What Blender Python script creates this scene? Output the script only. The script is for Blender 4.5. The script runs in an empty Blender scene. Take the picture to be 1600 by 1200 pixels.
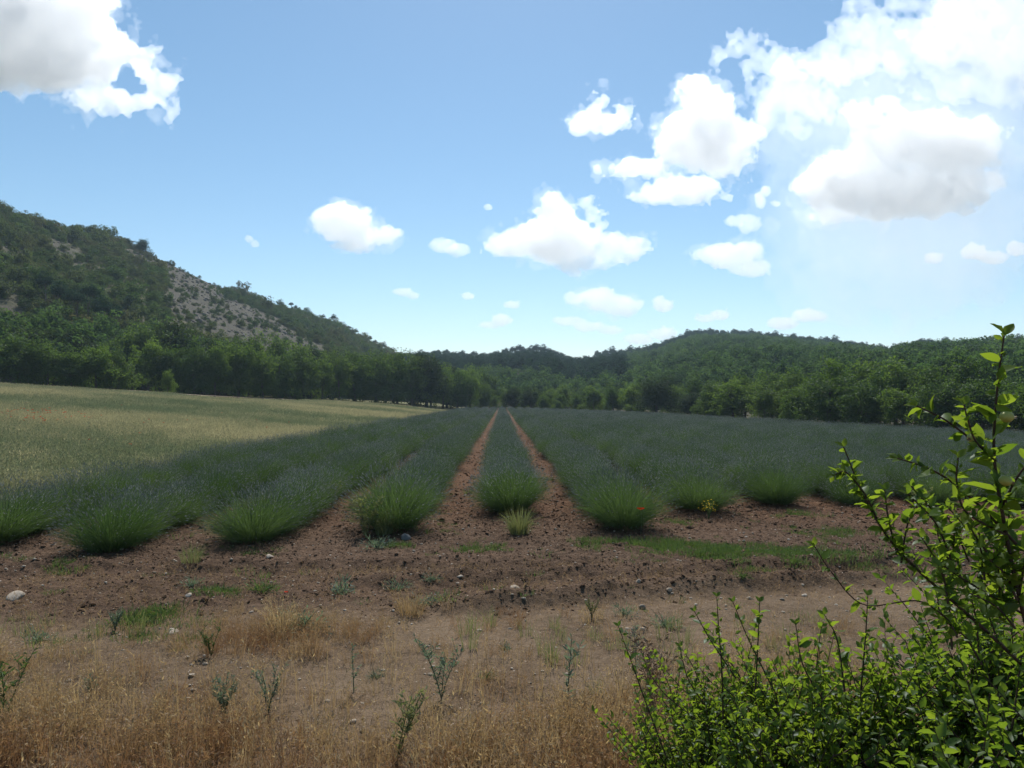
import bpy, math, random
import numpy as np
from mathutils import Vector, Matrix, Euler

R = math.radians
sc = bpy.context.scene
COL = sc.collection

# ------------------------------------------------------------------ camera
F, CX, HY, EYE = 1100.0, 784.0, 622.0, 1.75        # focal length, vanishing point and eye height
cam = bpy.data.cameras.new('camera')
cam.sensor_width = 36.0
cam.lens = F / 1600 * 36
cam.shift_x = (800 - CX) / 1600
cam.shift_y = (HY - 600) / 1600
cam.clip_start = 0.05
cam.clip_end = 30000
cam_ob = bpy.data.objects.new('camera', cam)
cam_ob.location = (0, 0, EYE)
cam_ob.rotation_euler = (R(90), 0, 0)
COL.objects.link(cam_ob)
sc.camera = cam_ob

SUN_EL, SUN_AZ = 52.0, 3.0                          # in front of the camera, high
SUN_STRENGTH = 4.7
SKY_STRENGTH = 0.110
EXPOSURE = 0.20
HAZE = 0.00028

vs = sc.view_settings
vs.view_transform = 'Standard'
vs.look = 'None'
vs.gamma = 1.0
vs.use_curve_mapping = False
vs.exposure = EXPOSURE
sc.cycles.max_bounces = 20
sc.cycles.diffuse_bounces = 2
sc.cycles.glossy_bounces = 2
sc.cycles.transmission_bounces = 4
sc.cycles.transparent_max_bounces = 8
sc.cycles.volume_bounces = 20
sc.cycles.use_denoising = True

# ------------------------------------------------------------------ node helpers
class NT:
    def __init__(s, tree):
        s.t = tree
    def n(s, typ, **kw):
        nd = s.t.nodes.new(typ)
        for k, v in kw.items():
            setattr(nd, k, v)
        return nd
    def put(s, sock, v):
        if hasattr(v, 'is_output'):
            s.t.links.new(v, sock)
        elif v is not None:
            sock.default_value = v
    def math(s, op, a, b=None, c=None, clamp=False):
        nd = s.n('ShaderNodeMath', operation=op, use_clamp=clamp)
        s.put(nd.inputs[0], a)
        if b is not None: s.put(nd.inputs[1], b)
        if c is not None: s.put(nd.inputs[2], c)
        return nd.outputs[0]
    def vmath(s, op, a, b=None, c=None):
        nd = s.n('ShaderNodeVectorMath', operation=op)
        s.put(nd.inputs[0], a)
        if b is not None: s.put(nd.inputs[1], b)
        if c is not None: s.put(nd.inputs[2], c)
        return nd.outputs['Value'] if op in ('LENGTH', 'DOT_PRODUCT', 'DISTANCE') else nd.outputs[0]
    def mix(s, fac, a, b, blend='MIX'):
        nd = s.n('ShaderNodeMix', data_type='RGBA', blend_type=blend)
        s.put(nd.inputs[0], fac)
        s.put(nd.inputs[6], a if hasattr(a, 'is_output') else (*a[:3], 1))
        s.put(nd.inputs[7], b if hasattr(b, 'is_output') else (*b[:3], 1))
        return nd.outputs[2]
    def noise(s, vec, scale, detail=4, rough=0.55, distortion=0.0, out='Fac'):
        nd = s.n('ShaderNodeTexNoise')
        s.put(nd.inputs['Vector'], vec)
        nd.inputs['Scale'].default_value = scale
        nd.inputs['Detail'].default_value = detail
        nd.inputs['Roughness'].default_value = rough
        nd.inputs['Distortion'].default_value = distortion
        return nd.outputs[out]
    def smooth(s, v, lo, hi, tolo=0.0, tohi=1.0):
        nd = s.n('ShaderNodeMapRange', interpolation_type='SMOOTHSTEP')
        s.put(nd.inputs[0], v)
        nd.inputs[1].default_value = lo; nd.inputs[2].default_value = hi
        nd.inputs[3].default_value = tolo; nd.inputs[4].default_value = tohi
        return nd.outputs[0]
    def attr(s, name, kind='GEOMETRY', out='Fac'):
        nd = s.n('ShaderNodeAttribute', attribute_name=name, attribute_type=kind)
        return nd.outputs[out]

# ------------------------------------------------------------------ world: sky with clouds
world = bpy.data.worlds.new('World')
sc.world = world
world.use_nodes = True
wt = world.node_tree
wt.nodes.clear()
W = NT(wt)
sky = W.n('ShaderNodeTexSky', sky_type='NISHITA')
sky.sun_disc = False
sky.sun_elevation = R(SUN_EL)
sky.sun_rotation = R(SUN_AZ)
sky.altitude = 400
sky.air_density = 1.0
sky.dust_density = 0.25
sky.ozone_density = 1.2
hs = W.n('ShaderNodeHueSaturation')
wt.links.new(sky.outputs[0], hs.inputs['Color'])
hs.inputs['Saturation'].default_value = 1.12
hs.inputs['Hue'].default_value = 0.489
skyc = hs.outputs[0]
bg = W.n('ShaderNodeBackground')
wt.links.new(skyc, bg.inputs['Color'])
bg.inputs['Strength'].default_value = SKY_STRENGTH
wo = W.n('ShaderNodeOutputWorld')
wt.links.new(bg.outputs[0], wo.inputs['Surface'])

sun = bpy.data.lights.new('sun', 'SUN')
sun.energy = SUN_STRENGTH
sun.angle = R(0.53)
sun.color = (1.0, 0.968, 0.92)
sun_ob = bpy.data.objects.new('sun', sun)
sd = Vector((math.sin(R(SUN_AZ)) * math.cos(R(SUN_EL)), math.cos(R(SUN_AZ)) * math.cos(R(SUN_EL)), math.sin(R(SUN_EL))))
sun_ob.rotation_euler = sd.to_track_quat('Z', 'Y').to_euler()
sun_ob.location = (0, 30, 60)
COL.objects.link(sun_ob)

# ------------------------------------------------------------------ numeric helpers
rng = np.random.default_rng(7)
random.seed(7)

def _hash(ix, iy, seed):
    h = (ix.astype(np.int64) * 374761393 + iy.astype(np.int64) * 668265263 + seed * 982451653) & 0xFFFFFFFF
    h = ((h ^ (h >> 13)) * 1274126177) & 0xFFFFFFFF
    h = h ^ (h >> 16)
    return (h & 0xFFFFFF) / float(0xFFFFFF)

def vnoise(x, y, seed=0):
    ix, iy = np.floor(x), np.floor(y)
    fx, fy = x - ix, y - iy
    fx = fx * fx * (3 - 2 * fx); fy = fy * fy * (3 - 2 * fy)
    a = _hash(ix, iy, seed); b = _hash(ix + 1, iy, seed); c = _hash(ix, iy + 1, seed); d = _hash(ix + 1, iy + 1, seed)
    return (a + (b - a) * fx) + ((c + (d - c) * fx) - (a + (b - a) * fx)) * fy

def fbm(x, y, octv=4, seed=0, gain=0.5):
    s, a, t = 0.0, 1.0, 0.0
    for i in range(octv):
        s = s + a * vnoise(x * 2 ** i + i * 17.3, y * 2 ** i - i * 9.1, seed + i)
        t += a; a *= gain
    return s / t - 0.5

def sstep(v, lo, hi):
    t = np.clip((v - lo) / (hi - lo), 0, 1)
    return t * t * (3 - 2 * t)

def world_at(px, py, d):
    return np.array(((px - CX) / F * d, d, EYE + (HY - py) / F * d))

def ground_pt(px, py):
    d = F * EYE / (py - HY)
    return (px - CX) / F * d, d

class MB:
    """collects vertices and faces; build() makes one mesh"""
    def __init__(s):
        s.v, s.f, s.a, s.n = [], [], [], 0
    def add(s, verts, faces, a=None):
        verts = np.asarray(verts, float).reshape(-1, 3)
        faces = np.asarray(faces, np.int64)
        s.v.append(verts); s.f.append(faces + s.n); s.n += len(verts)
        if a is None: a = np.full(len(verts), 0.5)
        s.a.append(np.broadcast_to(np.asarray(a, float), (len(verts),)))
        return s
    def mesh(s, name, mat=None, smooth=False, extra=None):
        me = bpy.data.meshes.new(name)
        if not s.v: raise ValueError('empty mesh ' + name)
        v = np.concatenate(s.v)
        me.vertices.add(len(v)); me.vertices.foreach_set('co', v.ravel())
        tot = np.concatenate([np.full(len(f), f.shape[1]) for f in s.f])
        idx = np.concatenate([f.ravel() for f in s.f])
        me.loops.add(len(idx)); me.loops.foreach_set('vertex_index', idx.astype(np.int32))
        st = np.concatenate([[0], np.cumsum(tot)[:-1]])
        me.polygons.add(len(tot)); me.polygons.foreach_set('loop_start', st.astype(np.int32))
        if smooth: me.polygons.foreach_set('use_smooth', np.ones(len(tot), bool))
        me.update(calc_edges=True)
        at = me.attributes.new('v', 'FLOAT', 'POINT')
        at.data.foreach_set('value', np.concatenate(s.a).astype(np.float32))
        for k, arr in (extra or {}).items():
            at = me.attributes.new(k, 'FLOAT', 'POINT')
            at.data.foreach_set('value', np.asarray(arr, np.float32))
        if mat: me.materials.append(mat)
        return me

def link(name, data, parent=None, loc=(0, 0, 0), rot=(0, 0, 0), scl=(1, 1, 1)):
    o = bpy.data.objects.new(name, data)
    COL.objects.link(o)
    o.location = loc; o.rotation_euler = rot
    o.scale = (scl,) * 3 if isinstance(scl, (int, float)) else scl
    if parent: o.parent = parent
    return o

def tag(o, label=None, cat=None, group=None, kind=None):
    if label: o['label'] = label
    if cat: o['category'] = cat
    if group: o['group'] = group
    if kind: o['kind'] = kind
    return o

def unit(v):
    return v / np.maximum(np.linalg.norm(v, axis=-1, keepdims=True), 1e-9)

def rand_dir(n, g=rng):
    return unit(g.normal(size=(n, 3)))

def cards(mb, base, axis, nrm, length, width, a=None, fold=0.15, wide=0.45):
    """diamond leaves: one folded quad each"""
    n = len(base)
    axis = unit(axis)
    side = unit(np.cross(axis, nrm)); nn = np.cross(side, axis)
    length = np.broadcast_to(np.asarray(length, float), (n,))[:, None]
    width = np.broadcast_to(np.asarray(width, float), (n,))[:, None]
    m = base + axis * length * wide
    v = np.stack([base, m + side * width * .5 + nn * width * fold, base + axis * length, m - side * width * .5 + nn * width * fold], 1)
    f = np.arange(n * 4).reshape(n, 4)
    if a is None: a = rng.random(n)
    mb.add(v.reshape(-1, 3), f, np.repeat(a, 4))

def strips(mb, p0, p1, p2, w, a=None, g=rng):
    """thin bent blades: base, middle, tip"""
    n = len(p0)
    d = unit(p2 - p0)
    s = unit(np.cross(d, rand_dir(n, g)))
    w = np.broadcast_to(np.asarray(w, float), (n,))[:, None]
    v = np.stack([p0 - s * w * .5, p0 + s * w * .5, p1 + s * w * .42, p1 - s * w * .42, p2 + s * w * .15, p2 - s * w * .15], 1)
    b = np.arange(n)[:, None] * 6
    f = np.concatenate([b + np.array([0, 1, 2, 3]), b + np.array([3, 2, 4, 5])])
    if a is None: a = g.random(n)
    mb.add(v.reshape(-1, 3), f, np.repeat(a, 6))

def tube(mb, pts, rad, sides=5, a=0.5, cap=True):
    pts = np.asarray(pts, float); n = len(pts)
    rad = np.broadcast_to(np.asarray(rad, float), (n,))
    t = unit(np.gradient(pts, axis=0))
    ref = np.array([0.31, 0.87, 0.12]) if abs(t[0][2]) > .8 else np.array([0.1, 0.2, 0.97])
    s = unit(np.cross(t, ref)); u = np.cross(s, t)
    an = np.arange(sides) / sides * 2 * np.pi
    ring = (s[:, None] * np.cos(an)[None, :, None] + u[:, None] * np.sin(an)[None, :, None]) * rad[:, None, None] + pts[:, None]
    i = np.arange(n - 1)[:, None] * sides; j = np.arange(sides)[None]; k = (j + 1) % sides
    f = np.stack([i + j, i + k, i + sides + k, i + sides + j], -1).reshape(-1, 4)
    mb.add(ring.reshape(-1, 3), f, a)
    if cap:
        mb.add(ring[-1], np.arange(sides)[None], a)

def bez(p0, p1, p2, n):
    t = np.linspace(0, 1, n)[:, None]
    return (1 - t) ** 2 * p0 + 2 * t * (1 - t) * p1 + t * t * p2

# ------------------------------------------------------------------ clouds: closed bodies of scattering droplets, several km away
_lat = np.random.default_rng(99).random((64, 64, 64)).astype(np.float32)
def noise3(x, y, z):
    out = []
    for c in (x, y, z):
        i = np.floor(c); f = c - i
        out.append((i.astype(np.int64) & 63, ((i.astype(np.int64) + 1) & 63), f * f * (3 - 2 * f)))
    (x0, x1, fx), (y0, y1, fy), (z0, z1, fz) = out
    def L(a, b, t): return a + (b - a) * t
    return L(L(L(_lat[x0, y0, z0], _lat[x1, y0, z0], fx), L(_lat[x0, y1, z0], _lat[x1, y1, z0], fx), fy),
             L(L(_lat[x0, y0, z1], _lat[x1, y0, z1], fx), L(_lat[x0, y1, z1], _lat[x1, y1, z1], fx), fy), fz)

def surface_net(f):
    """closed quad surface round f > 0 on a unit grid"""
    nx, ny, nz = f.shape
    sg = f > 0
    cs = np.zeros((nx - 1, ny - 1, nz - 1), np.int8)
    for a in (0, 1):
        for b in (0, 1):
            for c in (0, 1):
                cs += sg[a:nx - 1 + a, b:ny - 1 + b, c:nz - 1 + c]
    act = (cs > 0) & (cs < 8)
    idx = np.full(act.shape, -1, np.int64)
    I, J, K = np.nonzero(act)
    idx[I, J, K] = np.arange(len(I))
    acc = np.zeros((len(I), 3)); cnt = np.zeros(len(I))
    corners = [(a, b, c) for a in (0, 1) for b in (0, 1) for c in (0, 1)]
    for p in corners:
        for ax in range(3):
            if p[ax]: continue
            q_ = list(p); q_[ax] = 1
            v0 = f[I + p[0], J + p[1], K + p[2]]; v1 = f[I + q_[0], J + q_[1], K + q_[2]]
            cr = (v0 > 0) != (v1 > 0)
            t = np.where(cr, v0 / np.where(cr, v0 - v1, 1), 0)
            pt = np.array(p, float)[None] + np.eye(3)[ax][None] * t[:, None]
            acc += pt * cr[:, None]; cnt += cr
    V = np.stack([I, J, K], 1) + acc / np.maximum(cnt, 1)[:, None]
    Q = []
    for ax in range(3):
        o = [a for a in range(3) if a != ax]
        s0 = [slice(1, -1)] * 3; s1 = [slice(1, -1)] * 3
        s0[ax] = slice(0, -1); s1[ax] = slice(1, None)
        d = sg[tuple(s0)] != sg[tuple(s1)]
        flip = sg[tuple(s0)][d]
        c = np.stack(np.nonzero(d), 1)
        for a in o: c[:, a] += 1
        e1, e2 = np.eye(3, dtype=int)[o[0]], np.eye(3, dtype=int)[o[1]]
        qd = [idx[tuple((c - w).T)] for w in (e1 * 0, e1, e1 + e2, e2)]
        qd = np.stack(qd, 1)
        nrm = np.cross(V[qd[:, 1]] - V[qd[:, 0]] + V[qd[:, 2]] - V[qd[:, 3]], V[qd[:, 3]] - V[qd[:, 0]] + V[qd[:, 2]] - V[qd[:, 1]])[:, ax]
        bad = (nrm > 0) != flip
        qd[bad] = qd[bad][:, ::-1]
        Q.append(qd)
    return V, np.concatenate(Q)

CLOUD_D = 4000.0
def cloud_body(blobs, seed, h, rough, kids, puff, flat, hole, grow=(1.08, 2)):
    """blobs: (picture x, y, half width, half height) of the main billows"""
    g = np.random.default_rng(seed)
    sp = []
    for (cx, cy, rx, ry) in blobs:
        rx, ry = rx * grow[0] + grow[1], ry * grow[0] + grow[1]
        sp.append((cx, cy, g.normal() * rx * .12, rx, ry, min(rx, ry * 1.6) * flat))
    parents = [(c[0], c[1], c[2], c[3], c[4], c[5]) for c in sp]
    for lev, nk in enumerate(kids):
        nxt = []
        for (cx, cy, cd, rx, ry, rd) in parents:
            for _ in range(nk):
                d = rand_dir(1, g)[0]
                if d[2] < -.25 and g.random() < .6: d[2] *= -1
                r = min(rx, ry, rd) * g.uniform(.22, .46) * puff
                if r < h * 1.1: continue
                k = g.uniform(.78, 1.02)
                nxt.append((cx + d[0] * rx * k, cy - d[2] * ry * k, cd + d[1] * rd * k, r, r, r))
        sp += nxt; parents = nxt
    A = np.array(sp)
    pad = 3 * h + 10
    lo = np.array([(A[:, 0] - A[:, 3]).min(), (A[:, 1] - A[:, 4]).min(), (A[:, 2] - A[:, 5]).min()]) - pad
    hi = np.array([(A[:, 0] + A[:, 3]).max(), (A[:, 1] + A[:, 4]).max(), (A[:, 2] + A[:, 5]).max()]) + pad
    n = np.ceil((hi - lo) / h).astype(int) + 1
    f = np.full(n, -1e3, np.float32)
    ax = [lo[i] + np.arange(n[i]) * h for i in range(3)]
    for (cx, cy, cd, rx, ry, rd) in sp:
        m = min(rx, ry, rd); e = 1 + 4 * h / m + .2 + 8 / m
        sl = []
        for c, r, a in ((cx, rx, 0), (cy, ry, 1), (cd, rd, 2)):
            i0 = max(0, int((c - r * e - lo[a]) / h)); i1 = min(n[a], int((c + r * e - lo[a]) / h) + 2)
            sl.append(slice(i0, i1))
        X, Y, Z = ax[0][sl[0]][:, None, None], ax[1][sl[1]][None, :, None], ax[2][sl[2]][None, None, :]
        d = (1 - np.sqrt(((X - cx) / rx) ** 2 + ((Y - cy) / ry) ** 2 + ((Z - cd) / rd) ** 2)) * m
        f[tuple(sl)] = np.maximum(f[tuple(sl)], d)
    near = f > -22
    I, J, K = np.nonzero(near)
    X, Y, Z = ax[0][I], ax[1][J], ax[2][K]
    o = seed * 3.7
    nz = 0
    for sc_, am in ((26, 13.0), (11, 8.5), (5, 5.0), (2.4, 2.6)):
        nz = nz + am * (noise3(X / sc_ + o, Y / sc_, Z / sc_) - .525)
    f[I, J, K] += rough * nz
    if hole:
        for (hx, hy, hr, hr2) in hole:
            f[I, J, K] = np.minimum(f[I, J, K], (np.hypot((X - hx) / hr, (Y - hy) / hr2) - 1) * min(hr, hr2) + rough * nz * .8)
    f[[0, -1]] = -1; f[:, [0, -1]] = -1; f[:, :, [0, -1]] = -1
    V, Q = surface_net(f)
    P = lo + V * h
    d = CLOUD_D + P[:, 2] * CLOUD_D / F
    W3 = np.stack([(P[:, 0] - CX) / F * d, d, EYE + (HY - P[:, 1]) / F * d], 1)
    return W3, Q

def cloud(label, blobs, mat, seed, h=2.0, rough=1.0, kids=(12, 8, 4), puff=1.0, flat=.5, hole=None, name='cloud'):
    """a dense body; the larger clouds also carry a thin torn fringe as a part of their own"""
    W3, Q = cloud_body(blobs, seed, h, rough, kids, puff, flat, hole)
    c0 = W3.mean(0)
    ob = link(name, MB().add(W3 - c0, Q).mesh(name, mat, True), None, tuple(c0))
    if mat is CM and rough >= .7:
        W3, Q = cloud_body(blobs, seed + 50, h * 1.4, rough * 1.9, (9, 5), 1.15, flat, hole, (1.09, 5))
        link('torn_fringe', MB().add(W3 - c0, Q).mesh('torn_fringe', CF_, True), ob)
    return tag(ob, label, 'cloud', 'clouds in the sky')

def cloud_mat(name, dens, g_=.55):
    m = bpy.data.materials.new(name); m.use_nodes = True; m.node_tree.nodes.clear()
    T = NT(m.node_tree)
    v = T.n('ShaderNodeVolumeScatter')
    v.inputs['Color'].default_value = (.962, .980, 1, 1)
    v.inputs['Density'].default_value = dens
    v.inputs['Anisotropy'].default_value = g_
    o = T.n('ShaderNodeOutputMaterial'); m.node_tree.links.new(v.outputs[0], o.inputs['Volume'])
    return m
CM = cloud_mat('cloud_droplets', .0140, .72)
CT = cloud_mat('cloud_wisp', .026, .76)
CF_ = cloud_mat('cloud_fringe', .0026, .74)
CS = cloud_mat('cloud_sheet', .0055, .76)
CV_ = cloud_mat('cloud_veil', .0013, .72)
cloud('big ragged cloud cut by the top left corner, with a hole', [(-40, 30, 150, 100), (70, 40, 105, 88), (140, 85, 66, 58), (40, 105, 120, 38), (150, 150, 52, 24), (212, 110, 34, 26), (246, 130, 20, 34), (265, 168, 12, 26), (205, 160, 40, 17)], CM, 1, 2.2, flat=.36, hole=[(200, 116, 10, 15), (211, 132, 11, 12), (204, 128, 7, 20)])
cloud('compact cloud over the rocky hill, left of the small flat one', [(535, 348, 46, 27), (580, 368, 38, 17), (506, 338, 20, 12), (556, 380, 34, 13)], CM, 2, 1.3, .8)
cloud('small flat cloud right of the compact one', [(692, 384, 22, 10), (714, 390, 16, 8)], CM, 3, 1.0, .35)
cloud('broad heaped cloud in the middle of the sky', [(868, 330, 26, 25), (926, 338, 15, 18), (800, 380, 38, 20), (870, 374, 62, 34), (950, 388, 52, 16), (905, 408, 38, 15)], CM, 4, 1.5)
cloud('ragged small cloud above the heaped one', [(930, 168, 11, 24), (938, 192, 38, 14), (972, 188, 10, 18), (906, 200, 12, 8)], CM, 5, 1.2, .8)
cloud('tall cloud tower right of centre', [(1088, 146, 26, 24), (1114, 170, 34, 32), (1085, 222, 62, 42), (1000, 262, 60, 16), (1138, 228, 40, 46), (1062, 298, 64, 18), (1165, 200, 20, 24)], CM, 6, 1.7)
cloud('largest cloud on the right with ragged torn top', [(1345, 182, 34, 20), (1382, 170, 18, 12), (1420, 222, 84, 38), (1480, 230, 72, 44), (1322, 285, 68, 42), (1400, 300, 118, 40), (1540, 202, 26, 16), (1300, 330, 44, 20), (1490, 285, 62, 34)], CM, 7, 2.0, 1.2)
cloud('pointed cloud below the tower', [(1135, 400, 44, 16), (1165, 392, 28, 15), (1170, 418, 26, 12)], CM, 8, 1.2, .7)
cloud('small soft cloud above the pointed one', [(1150, 346, 28, 9), (1168, 356, 20, 9)], CM, 9, 1.2, .6)
cloud('oval cloud low above the central hill', [(930, 466, 36, 15), (968, 476, 26, 14)], CM, 10, 1.2, .7)
for i, (lab, bl) in enumerate((('long thin wisp under the oval cloud', [(890, 502, 24, 4), (925, 510, 24, 5), (955, 516, 20, 4)]), ('small wispy cloud low over the left wood', [(764, 508, 14, 4), (782, 500, 12, 7)]), ('tiny cloud right of the oval one', [(1038, 478, 14, 8), (1030, 470, 7, 5)]),
                             ('flat little cloud left above the right hill', [(1105, 497, 18, 5), (1124, 492, 14, 7)]), ('forked little cloud above the right hill crest', [(1225, 505, 22, 8), (1262, 493, 22, 8), (1280, 496, 10, 5)]),
                             ('low cloud touching the right hill crest', [(1000, 530, 22, 7), (1035, 522, 20, 9)]), ('row of puffs at the right edge below the largest cloud', [(1460, 404, 14, 7), (1520, 394, 20, 10), (1548, 402, 22, 8), (1592, 388, 16, 8)]),
                             ('tiny wisp over the falling hill crest', [(630, 456, 14, 4), (645, 462, 9, 3)]), ('tiny speck of cloud in the middle low sky', [(729, 462, 8, 4)]), ('small torn wisp between tower and largest cloud', [(1188, 312, 6, 12), (1196, 298, 6, 7), (1212, 318, 7, 4)]),
                             ('tiny wisp alone above the rocky hill', [(390, 373, 5, 3), (398, 380, 4, 4)]), ('tiny puff left of the heaped cloud', [(763, 324, 7, 5)]), ('tiny low puff under the middle clouds', [(800, 477, 10, 4)]))):
    cloud(lab, bl, CT, 20 + i, 1.0, .22, kids=(7, 4), puff=1.3)
cloud('thin white veil of high cloud filling the upper right corner', [(1175, 78, 70, 12), (1290, 95, 120, 30), (1440, 66, 140, 48), (1580, 50, 150, 70), (1440, 20, 90, 22), (1700, 90, 150, 70), (1560, 120, 150, 36), (1240, 150, 60, 50)], CS, 40, 3.2, 1.25, kids=(6, 4), flat=.25)
cloud('faint grey veil hanging below the white veil on the right', [(1240, 220, 70, 110), (1330, 180, 150, 90), (1270, 350, 90, 130), (1310, 440, 90, 70), (1520, 180, 170, 90), (1440, 330, 190, 160)], CV_, 41, 5.0, 1.6, kids=(3, 0), flat=.4)

# ------------------------------------------------------------------ materials
def new_mat(name):
    m = bpy.data.materials.new(name)
    m.use_nodes = True
    m.node_tree.nodes.clear()
    return m, NT(m.node_tree)

def finish(m, T, shader):
    o = T.n('ShaderNodeOutputMaterial')
    m.node_tree.links.new(shader, o.inputs['Surface'])
    return m

def leaf_mat(name, c1, c2, trans=0.35, tcol=None, gloss=0.05, rough=0.5, tint=None, tintcol=None):
    """two-sided leaf: diffuse, light passing through, slight sheen; hue varies by leaf and by plant"""
    m, T = new_mat(name)
    lk = m.node_tree.links
    oi = T.n('ShaderNodeObjectInfo')
    fac = T.math('MULTIPLY_ADD', T.attr('v'), 0.55, T.math('MULTIPLY', oi.outputs['Random'], 0.45))
    col = T.mix(fac, c1, c2)
    if tint:
        col = T.mix(T.attr(tint, 'INSTANCER'), col, tintcol)
    d = T.n('ShaderNodeBsdfDiffuse'); lk.new(col, d.inputs['Color'])
    tr = T.n('ShaderNodeBsdfTranslucent')
    tcl = tcol or (2.1, 1.9, 0.8)
    tm = T.mix(1.0, col, tcl, 'MULTIPLY'); lk.new(tm, tr.inputs['Color'])
    ms = T.n('ShaderNodeMixShader'); ms.inputs[0].default_value = trans
    lk.new(d.outputs[0], ms.inputs[1]); lk.new(tr.outputs[0], ms.inputs[2])
    out = ms.outputs[0]
    if gloss > 0:
        gl = T.n('ShaderNodeBsdfGlossy'); gl.inputs['Roughness'].default_value = rough
        gl.inputs['Color'].default_value = (.9, .95, 1, 1)
        m2 = T.n('ShaderNodeMixShader'); m2.inputs[0].default_value = gloss * .22
        lk.new(out, m2.inputs[1]); lk.new(gl.outputs[0], m2.inputs[2])
        out = m2.outputs[0]
    return finish(m, T, out)

def plain_mat(name, c1, c2, scale=8.0, rough=0.9, bump=0.3, spec=0.2):
    m, T = new_mat(name)
    lk = m.node_tree.links
    t = T.n('ShaderNodeTexCoord')
    oi = T.n('ShaderNodeObjectInfo')
    nz = T.noise(t.outputs['Object'], scale, 6, 0.65)
    f = T.smooth(T.math('MULTIPLY_ADD', oi.outputs['Random'], 0.4, T.math('SUBTRACT', nz, 0.2)), 0.2, 0.75)
    b = T.n('ShaderNodeBsdfPrincipled')
    lk.new(T.mix(f, c1, c2), b.inputs['Base Color'])
    b.inputs['Roughness'].default_value = rough
    b.inputs['Specular IOR Level'].default_value = spec
    bp = T.n('ShaderNodeBump'); bp.inputs['Strength'].default_value = bump; bp.inputs['Distance'].default_value = 0.02
    lk.new(nz, bp.inputs['Height']); lk.new(bp.outputs[0], b.inputs['Normal'])
    return finish(m, T, b.outputs[0])

M = {}
M['bark'] = plain_mat('bark', (.055, .045, .035), (.13, .11, .09), 6)
M['twig'] = plain_mat('twig', (.05, .032, .022), (.10, .065, .045), 40, bump=.1)
M['oak'] = leaf_mat('oak_leaves', (.032, .064, .017), (.080, .124, .032), .48, tcol=(1.8, 1.8, .8))
M['oak_light'] = leaf_mat('light_leaves', (.052, .092, .022), (.100, .148, .038), .50, tcol=(1.8, 1.8, .8))
M['holm'] = leaf_mat('dark_leaves', (.018, .034, .012), (.036, .060, .020), .30)
M['pine'] = leaf_mat('pine_needles', (.014, .034, .020), (.032, .060, .032), .28, tcol=(1.4, 1.6, 1.1), gloss=.03)
M['scrub'] = leaf_mat('scrub_leaves', (.032, .060, .020), (.080, .118, .040), .42, tcol=(1.5, 1.6, .95), gloss=.03, tint='tint', tintcol=(.085, .078, .042))
M['wood'] = leaf_mat('wood_leaves', (.038, .074, .024), (.080, .125, .042), .46, tcol=(1.5, 1.6, .95), gloss=.03, tint='tint', tintcol=(.022, .044, .020))
M['lav_stem'] = leaf_mat('lavender_stems', (.040, .076, .036), (.105, .150, .078), .42, tcol=(1.5, 1.6, .7), gloss=.03)
M['lav_leaf'] = leaf_mat('lavender_leaves', (.030, .055, .030), (.055, .085, .045), .2, gloss=.03)
M['lav_spike'] = leaf_mat('lavender_buds', (.070, .098, .078), (.310, .320, .325), .42, tcol=(1.05, 1.05, 1.0), gloss=.02)
M['straw'] = leaf_mat('dry_grass', (.23, .155, .085), (.48, .37, .22), .42, tcol=(1.25, 1.15, .85), gloss=.04, tint='tint', tintcol=(.235, .135, .075))
M['meadow'] = leaf_mat('meadow_grass', (.25, .232, .140), (.47, .425, .285), .48, tcol=(1.25, 1.2, .9), gloss=.03, tint='tint', tintcol=(.135, .168, .105))
M['grass'] = leaf_mat('green_grass', (.055, .095, .034), (.110, .160, .062), .42, tcol=(1.4, 1.4, .7))
M['weed'] = leaf_mat('bluish_weed', (.105, .145, .105), (.190, .235, .165), .38, tcol=(1.2, 1.3, .9))
M['weed_dry'] = leaf_mat('pale_weed', (.14, .16, .075), (.24, .25, .12), .4, tcol=(1.3, 1.3, .8))
M['shrub_leaf'] = leaf_mat('shrub_leaves', (.040, .080, .016), (.120, .175, .034), .58, tcol=(2.7, 2.4, .8), gloss=.06, rough=.42)
M['red'] = leaf_mat('poppy_petals', (.55, .03, .015), (.7, .06, .02), .4, tcol=(1, .6, .5), gloss=0)
M['yellow'] = leaf_mat('yellow_petals', (.55, .42, .04), (.7, .5, .06), .4, tcol=(1, 1, .5), gloss=0)
M['fruit'] = plain_mat('fruit_skin', (.30, .30, .06), (.42, .38, .10), 60, .55, .1, .4)
M['husk'] = plain_mat('dry_husk', (.20, .12, .07), (.45, .36, .25), 90, .9)
M['stone'] = plain_mat('pale_stone', (.30, .24, .175), (.50, .42, .33), 18, .9, .5)
M['stone_grey'] = plain_mat('grey_stone', (.17, .165, .155), (.32, .31, .29), 22, .9, .5)
M['rock'] = plain_mat('hill_rock', (.08, .07, .058), (.145, .13, .108), .6, .95, .5)
M['clod'] = plain_mat('soil_clod', (.085, .053, .035), (.175, .111, .072), 30, 1, .6, .05)

# ------------------------------------------------------------------ terrain
def ridge_noise(x, y):
    return np.abs(fbm(x, y, 4, 31))

def tilled_mask(x, y):
    """freshly broken soil of the headland and the furrows"""
    edge = 5.85 + 0.30 * np.clip(x, -2, 4) * (x > 0) - 0.06 * np.clip(-x, 0, 6) + 0.5 * fbm(x * .7, y * .7, 3, 5)
    return sstep(y, edge - 0.35, edge + 0.25)

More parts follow.
